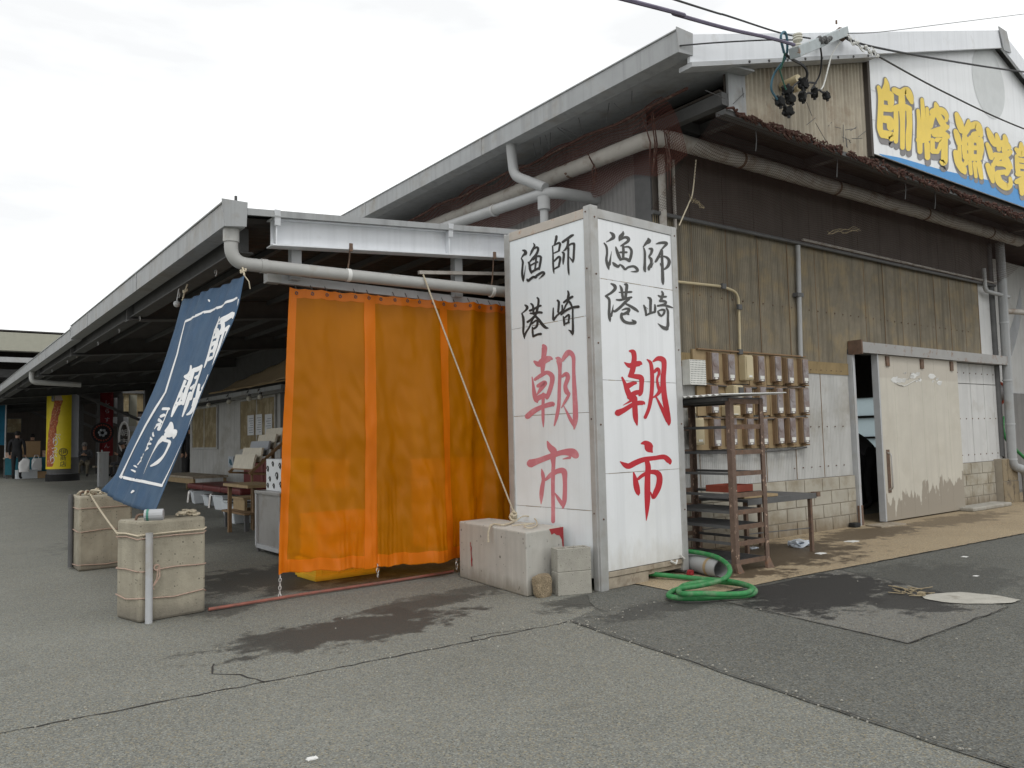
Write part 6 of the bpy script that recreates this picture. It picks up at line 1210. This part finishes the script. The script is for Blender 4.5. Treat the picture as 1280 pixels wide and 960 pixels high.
MB().tube([q + Vector((0, 0, 0)), q + Vector((0, .08, 0))], .36, 24).build('disc', MT['cloth_black'], wr, smooth=True); MB().tube([(q.x, q.y + .04, .2), (q.x, q.y + .04, q.z - .6)], .03, 6).build('stand', MT['galv'], wr); mb = MB()
for k in range(7): mb.ball(q + Vector((.10 * math.cos(k), -.02, .10 * math.sin(k))), .05, 6, 4)
mb.build('flower', MT['cloth_pale'], wr); mb = MB()
for k in range(22): mb.ball(q + Vector((.27 * math.cos(k * .286), -.02, .27 * math.sin(k * .286))), .03, 6, 4)
mb.build('petals', MT['red_dull'], wr)
ov = thing('oval_sign', 'white outlined oval sign hanging on the dark shop front', 'sign', AY(155, 546, 33)); q = ov.location; MB().tube([q + Vector((.17 * math.cos(t * .314), 0, .56 * math.sin(t * .314))) for t in range(20)], .04, 6, closed=True).build('outline', MT['cloth_white'], ov); V, Fc = text_shape('市', .28); V2, F2 = text_shape('朝', .28); MB().add([(q.x + v.x, q.y - .02, q.z - .3 + v.y) for v in V], Fc).add([(q.x + v.x, q.y - .02, q.z + .05 + v.y) for v in V2], F2).build('lettering', MT['cloth_white'], ov)
MB().lathe([(.1, 0), (.1, 1.5)], AY(168, 560, 33.5), 12).build('x', MT['wood_tan']); x_ = bpy.data.objects['x']; x_.name = 'timber_post'; tag(x_, 'round tan timber post by the oval sign', 'post')
# stall of goods
st = thing('market_stall', 'stall table covered with teal cloth at the far left', 'stall', (3.6, 36.6, .2))
MB().box(2.75, 5.0, 36, 37.2, .95, 1.0).build('top', MT['wood'], st); MB().box(2.73, 5.02, 35.97, 35.99, .35, 1.0).build('cloth', MT['teal'], st)
for x, y in ((2.8, 36.1), (4.9, 36.1), (2.8, 37.1), (4.9, 37.1)): MB().box(x - .03, x + .03, y - .03, y + .03, .2, .95).build('leg', MT['steel_dark'], st)
for (x, y, z, sx, sy, sz, m, lab, nm) in ((3.62, 36.4, 1.0, .6, .4, .6, 'cardboard', 'brown cardboard carton standing on the stall', 'carton'), (4.3, 36.3, 1.0, .6, .4, .22, 'produce', 'tray of wrapped seafood on the right of the stall', 'goods_tray'), (3.0, 36.3, 1.0, .45, .4, .18, 'produce', 'tray of pinkish goods at the left of the stall', 'goods_tray'), (3.4, 35.6, .2, .7, .4, .30, 'bucket', 'white foam box on the ground before the stall', 'foam_box'), (4.0, 35.5, .2, .5, .4, .22, 'cardboard', 'small brown carton on the ground before the stall', 'carton')):
    t = thing(nm, lab, nm.replace('_', ' '), (x, y, z)); MB().box(x - sx / 2, x + sx / 2, y - sy / 2, y + sy / 2, z, z + sz).build('body', MT[m], t, bevel=.01); MB().box(x - sx / 2 - .01, x + sx / 2 + .01, y - sy / 2 - .01, y + sy / 2 + .01, z + sz + .001, z + sz + .03).build('lid', MT[m], t)
o = rock((4.35, 36.3, 1.42), .26, None, 21, .5, (1, .7, .8)).build('goods_pile', MT['bag_white'], None); tag(o, 'white plastic wrapped goods heaped on the stall', 'goods')
o = rock((3.2, 36.3, 1.28), .14, None, 25, .5).build('goods_pile', MT['cable_blue'], None); tag(o, 'blue bundle on the left half of the stall', 'goods')
def bag(x, y, z, s, lab):
    t = thing('shopping_bag', lab, 'bag', (x, y, z)); o = rock((x, y, z), s, None, x * 9, .35, (.75, .5, 1.1)).build('sack', MT['bag_white'], t, smooth=True); MB().tube([(x - s * .4, y, z + s * .6), (x - s * .2, y, z + s * 1.2), (x + s * .1, y, z + s * 1.2), (x + s * .3, y, z + s * .6)], .012, 5).build('handle', MT['bag_white'], t)
bag(3.25, 34.9, .72, .32, 'white shopping bag held by the man in black at the far left'); bag(3.75, 35.75, .72, .30, 'white shopping bag hanging on the front of the stall')
tp = thing('blue_tarp', 'blue tarpaulin sheet hanging at the far left edge', 'tarpaulin', (2.2, 37, 1)); MB().grid(lambda u, v: Vector((.6 + 2.2 * u, 37.2 + .05 * math.sin(u * 20), 1.5 + 2.3 * v)), 20, 6).build('sheet', MT['blue_tarp'], tp, solid=.004); MB().tube([(2.82, 37.2, .2), (2.82, 37.2, 4)], .03, 6).build('pole', MT['galv'], tp)
mb = MB().box(2.9, 6.4, 40.0, 40.12, 1.2, 3.2); 
hb = thing('shop_front', 'dark shop front behind the seated people', 'wall', (9, 34.6, .2)); MB().box(6.2, 12.6, 34.6, 34.7, .2, 2.2).build('boards', MT['board_dark'], hb); MB().box(6.2, 12.6, 34.3, 34.6, 2.2, 2.5).build('fascia', MT['galv'], hb)
for i in range(4): MB().box(6.9 + i * 1.4, 7.9 + i * 1.4, 34.57, 34.595, .9, 2.0).build('shelf_panel', (MT['wood_brown'], MT['galv'], MT['wood_tan'], MT['cloth_grey'])[i], hb)
wl = MB().box(6.38, 6.44, 25.4, 26.6, 0.2, 2.1).box(6.36, 6.45, 25.0, 25.3, .2, 3.2).build('door_panel', MT['steel_dark']); tag(wl, 'dark door panel past the far end of the kiosk', 'door')
bn2 = thing('wooden_bench', 'plain wooden bench under the seated people by the column', 'bench', (6.2, 33, .2)); MB().box(5.3, 8.0, 32.9, 33.3, .58, .64).build('seat', MT['wood'], bn2)
for x in (5.5, 6.7, 7.8): MB().box(x - .04, x + .04, 32.95, 33.25, .2, .58).build('leg', MT['wood_brown'], bn2)

# ================================================================ PEOPLE
def person(label, loc, rz, pose, jacket, trousers, hair='hair_dark', cap=None, h=1.7):
    t = thing('person', label, 'person', loc, rz); s = h / 1.7
    J = dict(pel=(0, 0, .93), wai=(0, .0, 1.08), che=(0, .01, 1.28), nec=(0, .02, 1.46), hd0=(0, .04, 1.54), hd1=(0, .045, 1.64),
             shl=(-.19, 0, 1.40), shr=(.19, 0, 1.40), ell=(-.25, -.02, 1.12), elr=(.25, -.02, 1.12), wrl=(-.24, .07, .88), wrr=(.24, .07, .88),
             hil=(-.10, 0, .90), hir=(.10, 0, .90), knl=(-.11, .03, .50), knr=(.11, .03, .50), anl=(-.11, -.01, .09), anr=(.11, -.01, .09), tol=(-.12, .14, .04), tor=(.12, .14, .04))
    if pose == 'sit':
        for k in ('pel', 'wai', 'che', 'nec', 'hd0', 'hd1', 'shl', 'shr'): x, y, z = J[k]; J[k] = (x, y + (z - .93) * .08 + (.04 if k.startswith('hd') else 0), z - .40)
        J.update(ell=(-.26, .06, .73), elr=(.26, .06, .73), wrl=(-.08, .28, .82), wrr=(.06, .30, .84), hil=(-.10, .03, .50), hir=(.10, .03, .50), knl=(-.14, .46, .50), knr=(.14, .46, .50), anl=(-.13, .40, .09), anr=(.14, .48, .09), tol=(-.14, .56, .04), tor=(.16, .63, .04))
    if pose == 'bend':
        J.update(pel=(0, -.12, .92), wai=(0, -.03, 1.04), che=(0, .16, 1.17), nec=(0, .33, 1.25), hd0=(0, .42, 1.27), hd1=(0, .51, 1.27), shl=(-.19, .28, 1.2), shr=(.19, .28, 1.2), ell=(-.24, .36, .94), elr=(.24, .36, .94), wrl=(-.15, .48, .74), wrr=(.15, .48, .74), hil=(-.1, -.11, .9), hir=(.1, -.11, .9))
    E = [('pel', 'wai'), ('wai', 'che'), ('che', 'nec'), ('nec', 'hd0'), ('hd0', 'hd1'), ('che', 'shl'), ('che', 'shr'), ('shl', 'ell'), ('ell', 'wrl'), ('shr', 'elr'), ('elr', 'wrr'), ('pel', 'hil'), ('pel', 'hir'), ('hil', 'knl'), ('knl', 'anl'), ('anl', 'tol'), ('hir', 'knr'), ('knr', 'anr'), ('anr', 'tor')]
    RAD = dict(pel=.135, wai=.125, che=.145, nec=.055, hd0=.075, hd1=.085, shl=.07, shr=.07, ell=.048, elr=.048, wrl=.034, wrr=.034, hil=.095, hir=.095, knl=.065, knr=.065, anl=.045, anr=.045, tol=.04, tor=.04)
    kind = {}
    for sd in 'lr': # hands: five short finger chains rooted in the palm
        w_, e_ = Vector(J['wr' + sd]), Vector(J['el' + sd]); d = (w_ - e_).normalized(); sx = Vector((1 if sd == 'l' else -1, 0, 0)); up_ = d.cross(sx).normalized(); side = up_.cross(d)
        pm = w_ + d * .06; J['pa' + sd] = tuple(pm); RAD['pa' + sd] = .034; E.append(('wr' + sd, 'pa' + sd))
        for f in range(5):
            a = pm + side * ((f - 1.5) * .019 if f < 4 else .035) + d * (.02 if f < 4 else -.02); L = (.055, .065, .06, .045, .045)[f]
            b = a + d * L * (.6 if f < 4 else .4) + up_ * .01 + (side * .03 if f == 4 else Vector()); c = b + d * L * .4 + up_ * .025
            J[f'f{f}{sd}b'], J[f'f{f}{sd}c'] = tuple(b), tuple(c); RAD[f'f{f}{sd}b'] = .0095; RAD[f'f{f}{sd}c'] = .008; E += [('pa' + sd, f'f{f}{sd}b'), (f'f{f}{sd}b', f'f{f}{sd}c')]
    names = list(J); me = bpy.data.meshes.new('body'); me.from_pydata([Vector(J[k]) * s for k in names], [(names.index(a), names.index(b)) for a, b in E], [])
    ob = bpy.data.objects.new('body', me); col.objects.link(ob); ob.modifiers.new('skin', 'SKIN'); sv_ = me.skin_vertices[0].data
    for i, k in enumerate(names): r = RAD[k] * s; sv_[i].radius = (r * (1.25 if k in ('che', 'wai', 'pel') else 1), r * (.85 if k in ('che', 'wai', 'pel') else 1)); sv_[i].use_root = (k == 'pel')
    ob.modifiers.new('sub', 'SUBSURF').levels = 2; bpy.context.view_layer.update()
    m2 = bpy.data.meshes.new_from_object(ob.evaluated_get(bpy.context.evaluated_depsgraph_get())); ob.modifiers.clear(); ob.data = m2; ob.parent = t; bpy.data.meshes.remove(me)
    for m in (jacket, trousers, 'skin', 'rubber'): m2.materials.append(MT[m])
    segs = [(Vector(J[a]) * s, Vector(J[b]) * s, 2 if (a[0] in 'fp' and a != 'pel' or b[0] == 'f' or a.startswith('hd') or a == 'nec' or b[:2] == 'pa') else 3 if a[:2] == 'an' else 1 if (a[:2] in ('hi', 'kn') or b[:2] == 'hi') else 0) for a, b in E]
    for p in m2.polygons:
        p.use_smooth = True; best = 9
        for a, b, k in segs:
            ab = b - a; t_ = max(0, min(1, (p.center - a).dot(ab) / max(ab.length_squared, 1e-9))); dd = (p.center - a - ab * t_).length
            if dd < best: best = dd; p.material_index = k
    hc = (Vector(J['hd0']) + Vector(J['hd1'])) / 2 * s; up = (Vector(J['hd1']) - Vector(J['nec'])).normalized(); fwd = Vector((0, 1, 0)) if pose != 'bend' else Vector((0, .3, -.95))
    MB().ball(hc + up * .045 * s - fwd * .018, .105 * s, 12, 8, (.93, 1, .92)).build('hair', MT[hair], t, smooth=True, local=True) if not cap else MB().ball(hc + up * .055 * s, .108 * s, 12, 8, (.95, 1.02, .75)).box(-.06, .06, hc.y + .08, hc.y + .19, hc.z + .055, hc.z + .068).build('cap', MT[cap], t, smooth=True, local=True)
    MB().tube([hc + fwd * .075, hc + fwd * .112 - up * .02], [.010, .016], 6).build('nose', MT['skin'], t, smooth=True, local=True)
    for sx in (-.035, .035): MB().ball(hc + fwd * .087 + Vector((sx, 0, 0)) + up * .012, .012, 6, 4).build('eye', MT['hair_dark'], t, local=True)
    MB().box(hc.x - .022, hc.x + .022, hc.y + .084, hc.y + .092, hc.z - .050, hc.z - .044).build('mouth', MT['red_dull'], t, local=True) if pose != 'bend' else None
    return t
person('man in black jacket and trousers standing at the far left stall', (3.02, 34.9, .2), R(-20), 'stand', 'cloth_black', 'cloth_black', h=1.78)
person('left stallholder in dark clothes standing behind the stall boxes', (3.85, 38.2, .2), R(170), 'stand', 'cloth_black', 'cloth_black', h=1.72)
person('right stallholder in dark clothes standing behind the stall boxes', (4.75, 38.4, .2), R(185), 'stand', 'cloth_grey', 'cloth_black', h=1.75)
person('seated man in dark jacket and khaki trousers facing the camera', AZ(104, 596, .2) + Vector((.1, .35, 0)), R(165), 'sit', 'cloth_grey', 'cloth_khaki', 'hair_grey', h=1.72)
person('seated man in dark coat seen from the side by the wreath', AZ(148, 596, .2) + Vector((.25, 0, 0)), R(95), 'sit', 'cloth_black', 'cloth_grey', 'hair_dark', 'cloth_grey', h=1.72)
person('person in long dark clothes standing at the kiosk corner behind the banner', Vector((AY(239, 560, 24.9).x, 24.9, gz(24.9))), R(150), 'stand', 'cloth_black', 'cloth_black', h=1.7)
person('worker in dark grey bending over inside the sliding doorway', Vector((AY(1079, 560, 7.1).x, 7.1, 0)), R(60), 'bend', 'cloth_grey', 'cloth_black', 'hair_dark', 'cloth_black', h=1.72)
bt = thing('steel_tank', 'dark bench box behind the doorway', 'box', (13.6, 7.9, 0)); MB().box(13.3, 14.6, 7.7, 8.4, 0, .72).build('body', MT['steel_dark'], bt, bevel=.02); MB().box(13.25, 14.65, 7.65, 8.45, .721, .76).build('lid', MT['cloth_khaki'], bt)
